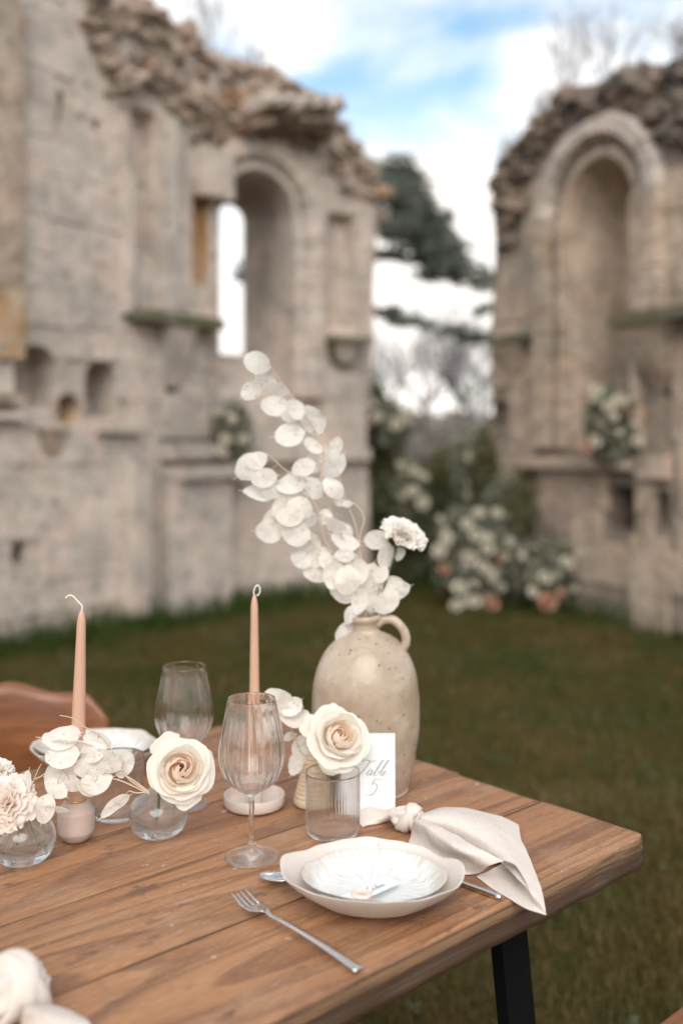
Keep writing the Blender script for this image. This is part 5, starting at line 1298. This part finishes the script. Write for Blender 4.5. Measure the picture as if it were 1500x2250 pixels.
jug_pods = [(565, 797, 57, 44, -20), (582, 830, 56, 40, -50), (553, 857, 50, 38, 35), (612, 856, 50, 27, -15), (605, 892, 60, 44, -8), (650, 900, 46, 42, -60), (640, 912, 42, 34, 10), (687, 923, 64, 46, -55), (637, 955, 62, 46, 10), (672, 962, 45, 32, -30),
            (688, 980, 44, 26, -40), (708, 1000, 48, 38, 10), (737, 983, 46, 34, 70), (733, 1023, 62, 46, 45), (693, 1013, 48, 42, 80), (667, 1027, 50, 46, 20), (732, 1073, 52, 46, -40), (683, 1070, 58, 38, -35), (548, 1025, 64, 52, 40), (565, 1012, 46, 40, 30), (580, 1050, 54, 50, 10),
            (570, 1080, 66, 40, -8), (600, 1075, 52, 40, 20), (640, 1063, 62, 48, 12), (655, 1080, 50, 40, -20), (747, 1104, 30, 16, -10), (763, 1107, 22, 18, 0), (623, 1110, 62, 46, 50), (607, 1137, 58, 44, 30), (637, 1133, 60, 50, 0), (660, 1115, 54, 44, -30), (677, 1140, 40, 34, 0),
            (593, 1167, 58, 50, 0), (630, 1165, 52, 46, 60), (650, 1172, 62, 52, -20), (672, 1192, 64, 46, -30), (713, 1135, 36, 26, 60), (735, 1155, 50, 26, -30), (752, 1165, 52, 34, -35), (757, 1192, 60, 34, -20), (757, 1220, 42, 36, 0), (662, 1230, 46, 36, -30), (693, 1225, 66, 56, 20),
            (700, 1255, 62, 50, 0), (720, 1235, 50, 42, -50), (733, 1262, 60, 46, 80), (763, 1275, 62, 52, 80), (787, 1258, 60, 42, 75), (755, 1307, 50, 36, -20), (740, 1300, 40, 30, -50), (812, 1272, 66, 52, 70), (818, 1307, 68, 52, 80), (870, 1298, 60, 54, 20), (850, 1322, 60, 48, 40), (862, 1285, 52, 44, 0),
            (827, 1186, 50, 40, 10), (847, 1222, 56, 34, 80), (877, 1217, 30, 20, 60), (770, 1350, 42, 30, 60), (752, 1390, 42, 30, 70), (770, 1386, 50, 28, 80), (798, 1372, 56, 30, 100), (828, 1335, 58, 48, 60), (790, 1320, 54, 40, 80), (770, 1240, 50, 40, 60), (835, 1262, 40, 34, 50)]
jug_stems = [[(806, 1385), (792, 1300), (765, 1210), (728, 1130), (705, 1050), (712, 985), (688, 940), (655, 890), (625, 850), (600, 815), (585, 800)], [(804, 1390), (796, 1250), (782, 1160), (765, 1110), (740, 1030)], [(806, 1385), (760, 1260), (715, 1190), (698, 1120), (655, 1060), (612, 1020), (590, 1000)],
             [(803, 1390), (775, 1320), (730, 1240), (670, 1180), (610, 1140)], [(808, 1385), (835, 1290), (850, 1230), (842, 1190)], [(808, 1385), (790, 1200), (800, 1140), (780, 1108), (760, 1104)], [(806, 1385), (850, 1330), (875, 1290)], [(806, 1370), (785, 1345), (765, 1375)]]
lunaria('tall arching branch of silvery white dried honesty discs in the stoneware jug', JP + Vector((0, 0, .27)), jug_stems, jug_pods, 1.665, 1, .0016, .028)
left_pods = [(138, 1622, 78, 42, 6), (165, 1642, 96, 50, -6), (140, 1662, 70, 38, 5), (214, 1627, 58, 46, -15), (205, 1650, 56, 40, 20), (122, 1700, 64, 46, 70), (146, 1704, 66, 50, 60), (124, 1732, 54, 38, -40), (158, 1722, 50, 40, -20), (200, 1686, 66, 54, -5), (212, 1716, 66, 46, 15), (190, 1735, 44, 34, -30), (238, 1672, 60, 46, -40), (274, 1678, 58, 50, 70), (255, 1766, 72, 24, 38)]
left_stems = [[(330, 1742), (290, 1712), (240, 1685), (205, 1660), (170, 1655)], [(330, 1742), (280, 1708), (245, 1645), (215, 1612), (188, 1598), (160, 1578), (132, 1572)], [(330, 1745), (265, 1715), (225, 1708), (210, 1700)], [(325, 1740), (300, 1742), (285, 1738), (278, 1745)], [(205, 1660), (160, 1665), (138, 1690)]]
lunaria('spray of flat translucent honesty discs crossing in front of the left candle', bc + Vector((0, 0, .085)), left_stems, left_pods, 1.395, 2, .0012, .012)
pk_pods = [(98, 1778, 62, 50, 75), (58, 1722, 56, 28, 75), (40, 1720, 40, 26, 60), (128, 1778, 50, 26, -10)]
pk_stems = [[(48, 1800), (60, 1760), (75, 1715), (85, 1690), (92, 1678)], [(78, 1712), (92, 1705), (100, 1698)], [(48, 1800), (60, 1770), (95, 1755)], [(22, 1865), (38, 1830), (48, 1800)]]
lunaria('few honesty discs on a thin twig beside the pink carnation', pc_ + Vector((0, 0, .085)), pk_stems, pk_pods, 1.35, 3, .001, .012)
mid_pods = [(613, 1537, 56, 44, -10), (598, 1528, 40, 34, 20), (643, 1553, 48, 34, 35), (650, 1580, 62, 34, 3), (637, 1617, 30, 22, 20), (593, 1605, 58, 44, 80), (658, 1640, 48, 40, 75), (650, 1678, 46, 34, 70), (664, 1660, 40, 34, 30), (625, 1563, 44, 34, 0)]
mid_stems = [[(688, 1665), (672, 1620), (668, 1570), (660, 1540), (640, 1532)], [(684, 1665), (660, 1650), (640, 1600), (620, 1560)], [(684, 1668), (670, 1665), (655, 1680)]]
lunaria('small spray of honesty discs beside the blush rose in the ribbed vase', vc + Vector((0, 0, .08)), mid_stems, mid_pods, 1.57, 4, .0012, .015)
print('objects', len(bpy.data.objects))
